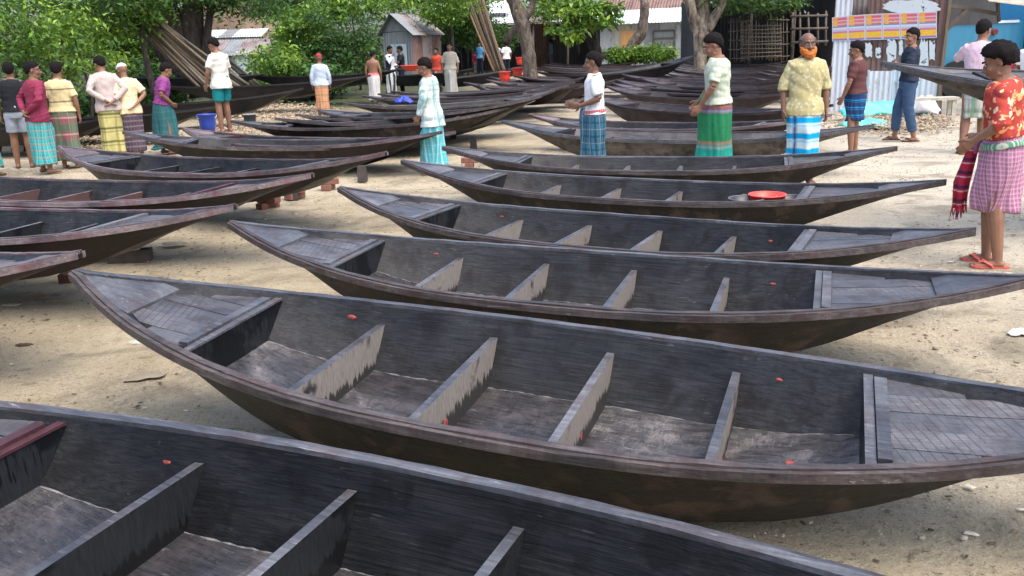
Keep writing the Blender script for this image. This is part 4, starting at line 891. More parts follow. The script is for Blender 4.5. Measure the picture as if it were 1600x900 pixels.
# green bank of shrubs on the left
shr = [
 (30, 40, 19, 90, 55, 'leaf', 'large bright leafy bush at the upper left corner'), (100, 80, 19, 85, 55, 'leaf', 'bright bush directly behind the man in the striped yellow shirt'), (20, 140, 17, 60, 60, 'leaf_dark', 'dark bush at the left edge behind the man in black'),
 (190, 60, 33, 70, 60, 'leaf', 'tall bush between the left corner and the bamboo bundle'), (215, 130, 30, 60, 35, 'leaf_dark', 'bush behind the man in white cap'), (262, 80, 34, 40, 60, 'leaf', 'bush just left of the big dark tree'),
 (430, 110, 31, 45, 40, 'leaf', 'bright creeper mound right of the far tin shacks'), (400, 145, 30, 45, 18, 'leaf', 'low bright creeper behind the black boats'),
 (468, 60, 34, 45, 55, 'leaf', 'tall creeper-covered bush left of the pen frame'), (520, 70, 33, 60, 60, 'leaf_dark', 'dark bush left of the small tin hut'), (535, 10, 37, 60, 28, 'leaf', 'leafy crown hanging over the small tin hut'),
 (490, 125, 31, 60, 25, 'leaf_dark', 'low dark bush behind the man in the red cap'), (572, 90, 43.5, 22, 35, 'leaf_dark', 'dark bush hugging the left side of the tin hut'), (440, 5, 40, 60, 26, 'leaf_wood', 'feathery crown at the top above the far shacks'),
 (55, 168, 23, 70, 26, 'leaf_dark', 'low dark undergrowth at the left edge behind the black boats'), (160, 160, 25, 75, 24, 'leaf_dark', 'low dark undergrowth between the beige shirt and the striped yellow shirt'), (245, 150, 28, 50, 22, 'leaf_dark', 'low dark undergrowth at the foot of the thin crooked tree'),
 (720, 30, 50, 50, 40, 'leaf_dark', 'dark bush right of the tin hut roof'), (770, 60, 52, 40, 25, 'leaf_dark', 'creeper under the white tin roof')]
for i, (px, py, Y, rx, rz_, mt_, lb) in enumerate(shr):
    b = blob(px, py, Y, rx, rz_, 1.6); g_ = (b[0], b[1], 0); area = rx*rz_*(Y/CF)**2
    o = thing('shrub', lb, 'bush', (b[0], b[1], 0), 0, 'bushes of the green bank'); bl = [blob(px+random.uniform(-.4, .4)*rx, py+random.uniform(-.4, .4)*rz_, Y+random.uniform(-.8, .8), rx*.62, rz_*.62, 1.2) for _ in range(5)]+[b]
    crown('foliage', [(q[0]-b[0], q[1]-b[1])+q[2:] for q in bl], int(min(9000, 1200+area*1900)), .13 if Y < 25 else .19, M[mt_], o, 20+i, clump=.2, per=28)
    mb = MB()
    for k in range(3): x_ = random.uniform(-.5, .5); mb.tube([(x_, 0, -.05), (x_+random.uniform(-.2, .2), .1, b[2]*.5), (x_+random.uniform(-.5, .5), 0, b[2]+b[5]*.3)], [.05, .035, .015], 6)
    mb.build('stem', M['bark_dark'], o, True)
# trees
Y = 27
tree('dark_tree', 'big dark tree with several trunks leaning over the bamboo bundle', at(310, Y), [([ax(318, 152, Y), ax(305, 90, Y), ax(302, 40, Y), ax(298, -40, Y)], [.42, .34, .30, .26]), ([ax(312, 110, Y), ax(285, 60, Y), ax(262, 5, Y), ax(240, -50, Y)], [.32, .26, .22, .16]),
     ([ax(316, 130, Y-.2), ax(324, 60, Y-.2), ax(330, 0, Y), ax(340, -50, Y)], [.14, .12, .10, .07]), ([ax(300, 130, Y), ax(262, 100, Y), ax(232, 60, Y), ax(222, 20, Y)], [.16, .14, .10, .07]), ([ax(262, 5, Y), ax(330, -30, Y), ax(400, -60, Y)], [.16, .1, .05])],
     M['bark_dark'], [blob(120, -10, Y-4, 130, 40, 2.5), blob(260, -25, Y-1, 120, 30, 2.5), blob(380, -5, Y, 60, 24, 2), blob(200, 10, Y-2, 40, 16, 1.5)], 15000, .15, M['leaf_dark'], 3)
tree('thin_tree', 'thin crooked dark tree left of the bamboo bundle', at(238, 24), [([ax(243, 150, 24), ax(232, 110, 24), ax(222, 60, 24), ax(215, 10, 24)], [.10, .085, .07, .05]), ([ax(148, 66, 24), ax(175, 38, 24), ax(210, 28, 24)], [.03, .05, .03])], M['bark_dark'], [blob(180, 30, 24, 60, 25, 1)], 2500, .14, M['leaf'], 4)
Y = 29
tree('grey_tree', 'grey-barked tree standing amid the boats, slightly leaning', at(828, Y), [([ax(829, 146, Y), ax(828, 112, Y), ax(823, 62, Y), ax(812, 25, Y), ax(797, -12, Y), ax(785, -50, Y)], [.26, .225, .205, .215, .20, .17]), ([ax(816, 34, Y), ax(830, 15, Y), ax(838, -20, Y)], [.14, .11, .08])],
     M['bark'], [blob(850, 5, Y+.5, 35, 25, 1), blob(700, -15, Y, 70, 20, 1.5)], 2600, .17, M['leaf'], 6, seg=20)
Y = 44
tree('broadleaf_tree', 'small tree with spreading broad leaves above the white t-shirt man', at(933, Y), [([ax(937, 96, Y), ax(928, 70, Y), ax(922, 40, Y), ax(925, 5, Y)], [.33, .28, .24, .18]), ([ax(930, 75, Y), ax(918, 50, Y), ax(895, 30, Y)], [.15, .12, .08]), ([ax(905, 85, Y-1), ax(899, 40, Y-1)], [.05, .04])],
     M['bark_dark'], [blob(880, 5, Y-1, 40, 9, 1.0), blob(905, 22, Y-1.5, 34, 7, .9), blob(945, 12, Y-1, 30, 8, 1), blob(925, 36, Y-1.5, 38, 6, 1), blob(885, 47, Y-2, 28, 4, .8), blob(903, 57, Y-2.3, 20, 3.5, .7), blob(958, 30, Y-1, 16, 5, .8), blob(860, 22, Y-1, 14, 8, .8)], 2000, .36, M['leaf'], 7, clump=.16, per=14, asp=.42)
Y = 46
tree('lopped_tree', 'lopped crooked tree stump leaning in front of the grey shed window wall', at(982, Y), [([ax(981, 94, Y), ax(990, 68, Y), ax(1003, 52, Y), ax(1006, 25, Y), ax(1007, 4, Y)], [.36, .30, .27, .24, .22]), ([ax(1005, 12, Y), ax(1002, -6, Y), ax(998, -20, Y)], [.12, .07, .05])], M['bark'], None, 0, 0, None, 8, seg=16)
Y = 33
tree('forked_tree', 'forked tree with patchy pale bark behind the man in the pale green polo', at(1094, Y), [([ax(1093, 128, Y), ax(1094, 85, Y), ax(1096, 50, Y)], [.25, .22, .30]), ([ax(1094, 55, Y), ax(1083, 28, Y), ax(1072, -15, Y)], [.24, .2, .16]), ([ax(1098, 52, Y), ax(1096, 20, Y+.2), ax(1094, -25, Y+.2)], [.24, .24, .22]), ([ax(1102, 50, Y), ax(1122, 18, Y), ax(1140, -20, Y)], [.2, .15, .12])],
     M['bark_pale'], [blob(1150, -8, Y, 60, 14, 1), blob(1190, 0, Y+2, 70, 16, 1)], 3500, .2, M['leaf_dark'], 9, seg=18)
tree('leaning_tree', 'dark leaning trunk behind the bamboo poles', at(772, 47), [([ax(770, 80, 47), ax(760, 40, 47), ax(745, -20, 47)], [.3, .26, .22]), ([ax(825, 30, 47), ax(800, 50, 47), ax(788, 70, 47)], [.2, .2, .2])], M['bark_dark'], [blob(735, -5, 47, 55, 22, 1.5), blob(640, 0, 44, 60, 12, 1.5)], 3500, .2, M['leaf'], 10)
tree('thin_tree', 'thin trunk standing right of the small tin hut', at(706, 42), [([ax(708, 95, 42), ax(705, 50, 42), ax(702, 5, 42)], [.11, .1, .08])], M['bark_dark'], [blob(690, 12, 41, 40, 22, 1)], 2500, .18, M['leaf'], 11)
for i, (px, py, lb) in enumerate([(975, 86, 'low green plants left of the lopped trunk'), (1022, 84, 'low green plants beneath the shed window')]):
    b = blob(px, py, 44.5, 32, 9, .8); tag(crown('ground_plants', [b], 2200, .2, M['leaf'], None, 70+i, clump=.22), lb, 'plants')
# bamboo poles
def bam(name, c):
    t = NT(name, .5, .4); n = t.noise(t.co((8, 8, 1), rnd=True), 3, 4); t.col(t.mix(t.rng(n, .35, .65), tuple(k*.6 for k in c), c)); return t.m
M['bamboo'] = bam('dry_bamboo', (.145, .11, .07)); M['bamboo2'] = bam('greenish_bamboo', (.10, .085, .055)); M['bamboo3'] = bam('orange_bamboo', (.26, .15, .08)); M['bamboo_old'] = bam('grey_old_bamboo', (.17, .145, .11))
def bundle(label, bot_, top_, Y0, Y1, n, spread, mats, r=.035, seed=1):
    j = random.Random(seed); A, B = ax(*bot_, Y0), ax(*top_, Y1); o = thing('bamboo_bundle', label, 'bamboo poles', A)
    for k in range(n):
        f = (k+.5)/n-.5; da = Vector((f*spread[0]+j.uniform(-.05, .05), j.uniform(-.15, .15), j.uniform(-.1, .1))); db = Vector((f*spread[1]+j.uniform(-.04, .04), j.uniform(-.12, .12), j.uniform(-.1, .3)))
        a, b = da, B-A+db; mid = a.lerp(b, .5)+Vector((0, 0, -.12)); P_ = []; R_ = []
        m_ = 9
        for i in range(m_+1):
            t_ = i/m_; q = a.lerp(b, t_)+Vector((0, 0, -.25*t_*(1-t_))); P_ += [q]; R_ += [r*j.uniform(.95, 1.1)*(1.1-.35*t_)]
        MB().tube(P_, R_, 7).build('pole', mats[k % len(mats)], o, True)
    return o
bundle('thick bundle of tan bamboo poles leaning on the big dark tree', (350, 138), (195, 5), 24, 24.5, 22, (1.35, .5), [M['bamboo'], M['bamboo2'], M['bamboo'], M['bamboo_old']], .045, 1)
bundle('second bundle of poles crossing behind the big dark tree', (395, 140), (238, 0), 28.5, 28, 14, (.9, .5), [M['bamboo2'], M['bamboo_old'], M['bamboo']], .04, 2)
bundle('orange bamboo poles leaning between two men in blue shirts', (783, 117), (738, -8), 44, 45, 9, (.5, 1.0), [M['bamboo3'], M['bamboo2'], M['bamboo3']], .055, 3)
# ---------------------------------------------------------------- sheds
M['tin_grey'] = tin('grey_tin', (.16, .175, .18), (.27, .285, .285), (.16, .10, .07), .25); M['tin_rust'] = tin('rusty_tin', (.17, .09, .07), (.28, .175, .14), (.10, .05, .04), .5); M['tin_white'] = tin('pale_tin', (.62, .64, .66), (.78, .80, .82), (.35, .27, .22), .22)
M['tin_blue'] = tin('pale_blue_tin', (.42, .52, .58), (.60, .68, .72), (.26, .20, .17), .3); M['tin_brown'] = tin('brown_stained_tin', (.20, .16, .14), (.34, .29, .26), (.10, .06, .05), .5); M['tin_dark'] = tin('dark_tin', (.03, .032, .035), (.07, .07, .07), (.05, .03, .025), .3)  # tin_dark: near-black tin for shed walls, fence panel and loft
M['plaster'] = tin('grey_plaster', (.27, .29, .29), (.40, .41, .40), (.18, .14, .12), .3, .9); M['frame'] = plain('weathered_timber', (.10, .08, .065), .8, .3, 6)
def corr(name, o0, ux, vy, w, h, mat_, parent=None, wave=.16, amp=.018, seed=0, jag=0.0):
    "corrugated sheet: origin, unit vector across the ribs, unit vector along them; a closed thin sheet"
    o0, ux, vy = Vector(o0), Vector(ux).normalized(), Vector(vy).normalized(); nrm = ux.cross(vy).normalized(); n = max(8, int(w/wave*6)); V = []; F = []; j = random.Random(seed)
    for s_ in (0, .004):
        for i in range(n+1):
            x = w*i/n; d = nrm*(amp*math.sin(2*math.pi*x/wave)+s_)
            V += [o0+ux*x+d+vy*(j.uniform(0, jag) if jag else 0), o0+ux*x+d+vy*h]
    m_ = 2*(n+1)
    for i in range(n):
        a = 2*i; F += [(a, a+2, a+3, a+1), (m_+a, m_+a+1, m_+a+3, m_+a+2), (a, m_+a, m_+a+2, a+2), (a+1, a+3, m_+a+3, m_+a+1)]
    F += [(0, 1, m_+1, m_), (2*n, m_+2*n, m_+2*n+1, 2*n+1)]
    return mk(name, V, F, mat_, parent)
def sheets(name, o0, ux, vy, w, h, mats, parent, n, **k):
    ux_ = Vector(ux).normalized(); vy_ = Vector(vy).normalized(); nr = ux_.cross(vy_)
    for i in range(n): corr(name, Vector(o0)+ux_*(w*i/n)+nr*(.004+.010*(i % 2))-vy_*random.uniform(0, .03), ux, vy, w/n*1.03, h, mats[i % len(mats)], parent, seed=i, **k)
# small tin hut
Y = 41; A = at(603, Y); B = at(648, Y-1.2); Cc = at(690, Y+1.6); o = thing('tin_hut', 'small grey tin hut with gabled roof and rusty side wall', 'hut', A)
zt = hz(48, 648, Y-1.2); zr = hz(23, 612, Y)
a0, b0, c0 = Vector((0, 0, 0)), B-A, Cc-A
sheets('wall_sheet', a0, b0, (0, 0, 1), b0.length, zt, [M['tin_grey']], o, 3); sheets('wall_sheet', b0, c0-b0, (0, 0, 1), (c0-b0).length, zt, [M['tin_rust'], M['tin_brown'], M['tin_rust']], o, 3)
ap = b0*.38; mb = MB(); e0 = Vector((0, 0, zt)); mb.add([a0+e0, b0+e0, Vector((ap.x, ap.y, zr))]+[q+(c0-b0).normalized()*.05 for q in (a0+e0, b0+e0, Vector((ap.x, ap.y, zr)))], [(0, 1, 2), (5, 4, 3), (0, 3, 4, 1), (1, 4, 5, 2), (2, 5, 3, 0)]); mb.build('gable', M['tin_grey'], o)
rd = (c0-b0); rl = rd.length+.5; ru = rd.normalized(); apx = Vector((ap.x, ap.y, zr+.03))-ru*.25
for e_, nm_ in ((b0+e0+(b0-ap).normalized()*.25-Vector((0, 0, .18)), 0), (a0+e0-(b0-ap).normalized()*.25-Vector((0, 0, .18)), 1)):
    s0 = e_-ru*.25; sl_ = apx-s0; sheets('roof_sheet', apx, ru, -sl_ if True else sl_, rl, sl_.length, [M['tin_grey'], M['tin_brown']], o, 4)
MB().box(b0.lerp(a0, .45)+Vector((-.02, -.07, 1.25)), (.95, .03, 1.0), Matrix.Rotation(math.atan2(b0.y, b0.x), 3, 'Z')).build('noticeboard', tin('blue_white_board', (.35, .48, .54), (.6, .68, .72), (.25, .35, .4), .4), o)
# long shed with rusty roof, white eaves, window and orange panel
Y = 52; A = at(938, Y); B = at(1078, Y-2); o = thing('long_shed', 'long shed with red rusty roof, white eave sheet, window and orange panel', 'shed', A); u_ = (B-A); W_ = u_.length; u_ = u_.normalized(); bk = Vector((-u_.y, u_.x, 0)); H_ = hz(36, 1000, 51)
mb = MB(); c_ = u_*(W_/2)+bk*1.6; Rz = Matrix.Rotation(math.atan2(u_.y, u_.x), 3, 'Z')
sheets('wall_sheet', (0, 0, 0), u_, (0, 0, 1), W_, H_, [M['plaster'], tin('ochre_grey', (.33, .30, .22), (.44, .41, .32), (.2, .16, .1), .3), M['plaster'], M['tin_grey'], M['plaster']], o, 6, wave=.3, amp=.006)
sheets('wall_sheet', u_*W_, bk, (0, 0, 1), 3.2, H_, [M['plaster']], o, 2, wave=.3, amp=.006)
sheets('eave_sheet', Vector((0, 0, H_+.75))+bk*.9-u_*.4, u_, Vector((0, 0, -1))*.75+(-bk*1.5), W_+.9, 1.7, [M['tin_white'], M['tin_blue'], M['tin_white']], o, 5)
sheets('roof_sheet', Vector((0, 0, H_+.72+2.2))+bk*3.4-u_*.4, u_, Vector((0, 0, -2.2))-bk*2.5, W_+.9, 3.3, [M['tin_rust']], o, 6)
def on(px, py): return at(px, Y-1, hz(py, px, Y-1))-A
w0, w1 = u_*(W_*.60), u_*(W_*.83); wb, wt_ = hz(78, 1035, Y-1.5), hz(48, 1035, Y-1.5); wf = MB()
for p_, q_ in ((w0+Vector((0, 0, wb)), w1+Vector((0, 0, wb))), (w0+Vector((0, 0, wt_)), w1+Vector((0, 0, wt_))), (w0+Vector((0, 0, wb)), w0+Vector((0, 0, wt_))), (w1+Vector((0, 0, wb)), w1+Vector((0, 0, wt_))), (w0+Vector((0, 0, wb*.4+wt_*.6)), w1+Vector((0, 0, wb*.4+wt_*.6)))): wf.beam(p_-bk*.05, q_-bk*.05, .09, .09)
wn = wf.build('window', M['frame'], o); MB().box((w0+w1)/2+Vector((0, 0, (wb+wt_)/2))-bk*.03, ((w1-w0).length*.98, .03, (wt_-wb)*.98), Rz).build('pane', tin('dusty_pane', (.16, .19, .18), (.26, .28, .26), (.03, .03, .03), .4), wn)
p0 = u_*(W_*.24); p1 = u_*(W_*.42); ob = hz(80, 972, Y-.5); ot = hz(48, 972, Y-.5)
MB().box((p0+p1)/2+Vector((0, 0, (ob+ot)/2))-bk*.035, ((p1-p0).length, .04, ot-ob), Rz).build('orange_panel', tin('orange_board', (.55, .26, .08), (.68, .38, .14), (.5, .34, .2), .35, .8), o)
# dark open shed
def openshed(label, pxa, pxb, Y, ytop, depth, mats, roofm, yroof=None, posts=4):
    A = at(pxa, Y); B = at(pxb, Y); o = thing('open_shed', label, 'shed', A); W_ = (B-A).x; H_ = hz(ytop, (pxa+pxb)/2, Y)
    sheets('wall_sheet', (0, depth, 0), (1, 0, 0), (0, 0, 1), W_, H_, mats, o, max(2, int(W_/1.4))); sheets('wall_sheet', (0, 0, 0), (0, 1, 0), (0, 0, 1), depth, H_, mats, o, 2); sheets('wall_sheet', (W_, 0, 0), (0, 1, 0), (0, 0, 1), depth, H_, mats, o, 2)
    sheets('roof_sheet', (-.3, depth+.3, H_+1.0), (1, 0, 0), (0, -(depth+1.0), -1.0), W_+.6, math.hypot(depth+1.0, 1.0), roofm, o, max(3, int(W_/1.2)))
    for i in range(posts): MB().tube([(W_*i/(posts-1), -.3, 0), (W_*i/(posts-1)+.05, -.3, H_+.1)], [.07, .06], 8).build('post', M['frame'], o, True)
    MB().box((W_/2, -.32, H_+.02), (W_, .08, .12)).build('beam', M['frame'], o)
    return o
openshed('dark open shed with pale tin roof edge behind the grey tree', 780, 940, 53, 34, 5, [M['tin_dark'], M['tin_rust'], M['tin_dark']], [M['tin_white'], M['tin_rust'], M['tin_white']])
openshed('dark shed with white tin roof behind the leaning bamboo poles', 690, 790, 55, 22, 4, [M['tin_dark']], [M['tin_white']], posts=3)
openshed('dark open shed holding bamboo hurdles, right of the forked tree', 1100, 1298, 37, -6, 5, [M['tin_dark']], [M['tin_dark']], posts=4)
# bamboo hurdles
def hurdle(px0, px1, y0, y1, Y, nv, nh, label, mats=None, r=.022, grp='bamboo hurdles', lean=.25):
    A = at(px0, Y, hz(y1, px0, Y)); B = at(px1, Y, hz(y1, px1, Y)); T = at(px0, Y, hz(y0, px0, Y)); H_ = T.z-A.z; W_ = (B-A).length; o = thing('bamboo_hurdle', label, 'hurdle', A, 0, grp); j = random.Random(int(px0)); mats = mats or [M['bamboo_old'], M['bamboo']]
    for k in range(nv): x = W_*k/(nv-1); MB().tube([(x+j.uniform(-.03, .03), 0, j.uniform(-.1, 0)), (x+j.uniform(-.04, .04), lean, H_+j.uniform(-.05, .12))], [r, r*.85], 6).build('upright', mats[k % 2], o, True)
    for k in range(nh): z = H_*(.06+.88*k/(nh-1)); MB().tube([(-.08, lean*z/H_-.04, z+j.uniform(-.03, .03)), (W_+.08, lean*z/H_-.04, z+j.uniform(-.03, .03))], [r, r], 6).build('crossbar', mats[(k+1) % 2], o, True)
    return o
hurdle(1141, 1168, 30, 96, 35.5, 6, 5, 'bamboo hurdle nearest the forked tree'); hurdle(1160, 1218, 38, 92, 35, 12, 9, 'dense bamboo hurdle in the middle of the dark shed'); hurdle(1200, 1230, 28, 93, 36, 7, 4, 'bamboo hurdle with long uprights at the right of the dark shed')
hurdle(1238, 1290, 22, 70, 36, 5, 3, 'dark timber rack behind the head of the bearded man', [M['frame'], M['frame']], .05)
hurdle(540, 577, 82, 120, 33, 6, 3, 'pen frame of thin laths left of the shirtless man', [M['bamboo'], M['bamboo_old']], .018, 'pen frames'); hurdle(442, 476, 92, 112, 32, 9, 6, 'dark slatted pen frame behind the man in the red cap', [M['frame'], M['bamboo_old']], .03, 'pen frames'); hurdle(478, 497, 88, 122, 32.5, 5, 5, 'lath pen frame just right of the dark slatted one', None, .018, 'pen frames')
A_ = at(445, 31.8, 0); tag(corr('dark_fence_panel', A_+Vector((0, 0, .45)), (1, 0, 0), (0, 0, 1), 1.3, .75, M['tin_dark'], None, .2, .02), 'dark panel standing behind the black boats', 'fence panel')
# far shacks on the left
for (p0, p1, yb, yt, Y, mr, mw, lb) in [(330, 412, 108, 62, 52, 'tin_brown', 'tin_blue', 'far shack with pale blue wall seen right of the big dark tree'), (325, 405, 70, 46, 62, 'tin_white', 'plaster', 'further shack with pale tin roof above the first shack'), (190, 215, 75, 52, 60, 'tin_white', 'tin_rust', 'distant shack glimpsed through leaves left of the poles')]:
    A = at(p0, Y, hz(yb, p0, Y)-.0); B = at(p1, Y, A.z); o = thing('tin_shack', lb, 'shack', A, 0); W_ = (B-A).length; H_ = hz(yt, p0, Y)-A.z
    sheets('wall_sheet', (0, 0, -1.5), (1, 0, 0), (0, 0, 1), W_, H_*.6+1.5, [M[mw], M['plaster'], M[mw]], o, 4); sheets('roof_sheet', (-.2, 2.0, H_), (1, 0, 0), (0, -2.3, -H_*.55), W_+.4, math.hypot(2.3, H_*.55), [M[mr], M['tin_grey'], M[mr]], o, 4)
    MB().box((W_*.5, 1.2, H_*.2-.8), (W_*.9, 1.8, H_*.5+1.2)).build('core', M[mw], o)
Y = 70; A = at(325, Y, 0); o = thing('far_building', 'tall pale brick building behind the far tin shacks', 'building', A); MB().box((2.2, 2, 2.5), (4.6, 4, 6.4)).build('wall', plain('pale_brick', (.45, .30, .22), .9), o)
for k in range(3): MB().box((.9+k*1.4, -.02, 2.6), (.6, .06, 1.0)).build('window', M['tin_dark'], o)
# tin wall with posters
Y0 = 19.5; A = at(1296, Y0); B = at(1464, Y0-1.6); o = thing('tin_fence', 'corrugated tin fence with stained brown upper sheets and two rows of posters', 'fence', A); u_ = B-A; W_ = u_.length; u_ = u_.normalized(); nb_ = Vector((u_.y, -u_.x, 0))
zl_ = hz(118, 1380, 18.7)
sheets('tin_sheet', Vector((0, 0, .05))+nb_*.0, u_, (0, 0, 1), W_*.16, 2.9, [M['tin_white'], M['tin_blue']], o, 1, wave=.11, amp=.014)
sheets('tin_sheet', Vector((0, 0, .12))+u_*(W_*.15), u_, (0, 0, 1), W_*.85, zl_, [M['tin_blue'], M['tin_white']], o, 4, wave=.11, amp=.014)
sheets('stained_sheet', Vector((0, 0, zl_*.9))+u_*(W_*.15)-nb_*.04, u_, (0, 0, 1), W_*.85, 1.9, [M['tin_brown'], M['tin_rust'], M['tin_brown']], o, 5, wave=.11, amp=.014)
MB().beam(u_*W_+nb_*.05, u_*W_+nb_*.05+Vector((0.08, 0, 3.2)), .06, .06).build('post', M['bamboo'], o)
def on_fence(px, py, off=.03):
    # point on the fence plane seen at photo position
    D = FW+RT*((px-800)/CF)+UP*(-(py-450)/CF); n_ = nb_; t_ = (A-Vector((0, 0, CH))).dot(n_)/D.dot(n_); return Vector((0, 0, CH))+D*t_-A+nb_*off
def poster_mat(name, ver):
    t = NT(name, .6, .3); uv = t.co((1, 1, 1), 'UV'); x = t.sep(uv); n = t.noise(t.co((1, 1, 1), 'UV'), 14, 2); g = t.noise(t.co((30, 7, 1), 'UV', rnd=True), 2.2, 2)
    c = (.62, .12, .16) if ver == 0 else (.85, .52, .05)
    if ver == 0:
        c = t.mix(stripes_node(t, x[1], .28, .30, .05, .2), (.66, .13, .17), (.70, .42, .48)); c = t.mix(t.rng(t.math('ADD', t.math('ABSOLUTE', t.math('SUBTRACT', x[0], .22)), t.math('MULTIPLY', n, .2)), .25, .2), c, (.85, .38, .05)); c = t.mix(t.rng(x[1], .20, .17), c, (.12, .30, .45)); c = t.mix(t.rng(x[1], .10, .08), c, (.7, .7, .68))
    else:
        c = t.mix(t.rng(t.math('ABSOLUTE', t.math('SUBTRACT', x[1], .42)), .22, .2), (.65, .20, .30), (.88, .56, .05)); c = t.mix(t.rng(x[1], .78, .80), c, (.55, .50, .62)); c = t.mix(t.rng(x[1], .14, .12), c, (.12, .2, .42))
    c = t.mix(t.math('MULTIPLY', t.rng(g, .58, .62), t.rng(t.math('ABSOLUTE', t.math('SUBTRACT', x[1], .45)), .24, .2)), c, (.5, .03, .05) if ver else (.9, .75, .3)); e = t.math('MINIMUM', t.math('MINIMUM', x[0], t.math('SUBTRACT', 1.0, x[0])), t.math('MINIMUM', x[1], t.math('SUBTRACT', 1.0, x[1])))
    c = t.mix(t.rng(e, .05, .035), c, (.62, .66, .70)); t.col(c); return t.m
PMT = [poster_mat('red_yellow_poster', 0), poster_mat('yellow_red_poster', 1)]
xs_ = [1301, 1326, 1353, 1380, 1408, 1436, 1465]; tops = [27.5, 24.5, 22.5, 21, 20, 18.8, 17.5]
for r_ in range(2):
    for k in range(6):
        f = [(0, .5), (.5, 1)][r_]; yt = [tops[k], tops[k+1]]; yb = [64.5-.4*k, 64.1-.8*k]
        q = []
        for px_, tt in ((xs_[k]+.3, 0), (xs_[k+1]-.3, 1)):
            ya, yb_ = yt[tt], (64.5-.9*(k+tt)); q.append((on_fence(px_, ya+(yb_-ya)*f[0]), on_fence(px_, ya+(yb_-ya)*f[1])))
        V = [q[0][1], q[1][1], q[1][0], q[0][0]]; V += [v-nb_*.006 for v in V]
        mk('poster', V, [(0, 1, 2, 3), (7, 6, 5, 4), (0, 4, 5, 1), (1, 5, 6, 2), (2, 6, 7, 3), (3, 7, 4, 0)], PMT[r_], o, uv=[(0, 0), (1, 0), (1, 1), (0, 1)]*2)
def torn(px0, px1, py0, py1, seed, th=.5, name='torn_poster'):
    r = random.Random(seed); n = 22; V = []; c = on_fence((px0+px1)/2, (py0+py1)/2, .026)
    for k in range(n):
        a = 2*math.pi*k/n; f = r.uniform(th, 1.05); sq = 1/max(abs(math.cos(a)), abs(math.sin(a))); sq = min(sq, 1.25); V.append(on_fence((px0+px1)/2+math.cos(a)*f*sq*(px1-px0)/2, (py0+py1)/2+math.sin(a)*f*sq*(py1-py0)/2, .026))
    V2 = [v-nb_*.004 for v in V]; F = [tuple(reversed(range(n))), tuple(range(n, 2*n))]+[(k, (k+1) % n, n+(k+1) % n, n+k) for k in range(n)]; return mk(name, V+V2, F, M['torn'], o)
t = NT('torn_white_paper', .8, .2); nn = t.noise(t.co(), 7, 4, .6); t.col(t.mix(t.rng(nn, .60, .66), (.66, .70, .70), (.06, .08, .09))); M['torn'] = t.m
torn(1380, 1470, 0, 20, 1, .85)
for k, (a, b, c, d_) in enumerate([(1386, 1402, 60, 105), (1405, 1412, 62, 88), (1436, 1452, 60, 112), (1452, 1462, 62, 96), (1352, 1364, 66, 90), (1340, 1347, 66, 84), (1368, 1378, 74, 92), (1420, 1432, 80, 104)]): torn(a, b, c, d_, 10+k, .72)
# rubbish heap beside the fence: sheets, sacks, wood shavings
def tarp(name, px, py, w, d, h, col, label, cat, seed=1, rz=0):
    r = np.random.default_rng(seed); n = 26; x, y = np.meshgrid(np.linspace(-1, 1, n), np.linspace(-1, 1, n)); ph = r.uniform(0, 6, 8); z = np.zeros_like(x)
    for k in range(8): fx, fy = r.normal(0, 4, 2); z += np.abs(np.sin(fx*x+fy*y+ph[k]))/8
    rr = np.clip(1-(x**2+y**2)**1.2*.55, 0, 1); ang = np.arctan2(y, x); edge = 1+.12*np.sin(3*ang+ph[0])+.08*np.sin(7*ang+ph[1]); V = np.stack([x*w/2*edge, y*d/2*edge, z*h*rr+.006+h*.25*rr], 2).reshape(-1, 3)
    i, j = np.meshgrid(range(n-1), range(n-1), indexing='ij'); a = (i*n+j).ravel(); F = np.stack([a, a+1, a+n+1, a+n], 1)
    keep = ((x**2+y**2).ravel() < 1.35); F = F[keep[F].all(1)]
    m_ = plain(name+'_material', col, .45, .12, 10, .5, .2); o = mk(name, V, F, m_, None, True); o.location = G(px, py); o.rotation_euler.z = rz; so_ = o.modifiers.new('s', 'SOLIDIFY'); so_.thickness = .004; return tag(o, label, cat)
tarp('tarpaulin', 1372, 186, 1.5, .8, .36, (.10, .58, .50), 'turquoise plastic tarpaulin on the rubbish heap by the tin fence', 'tarpaulin', 1); tarp('tarpaulin', 1350, 202, .8, .6, .2, (.10, .55, .5), 'smaller turquoise plastic piece below the tip of the brown-sided boat', 'tarpaulin', 5)
tarp('net_sack', 1378, 166, .75, .5, .55, (.50, .14, .10), 'red mesh sack lying on the turquoise tarpaulin', 'sack', 2).location.z += .12; tarp('plastic_sack', 1438, 186, .7, .5, .42, (.55, .56, .56), 'whitish plastic sack by the bench at the fence', 'sack', 3)
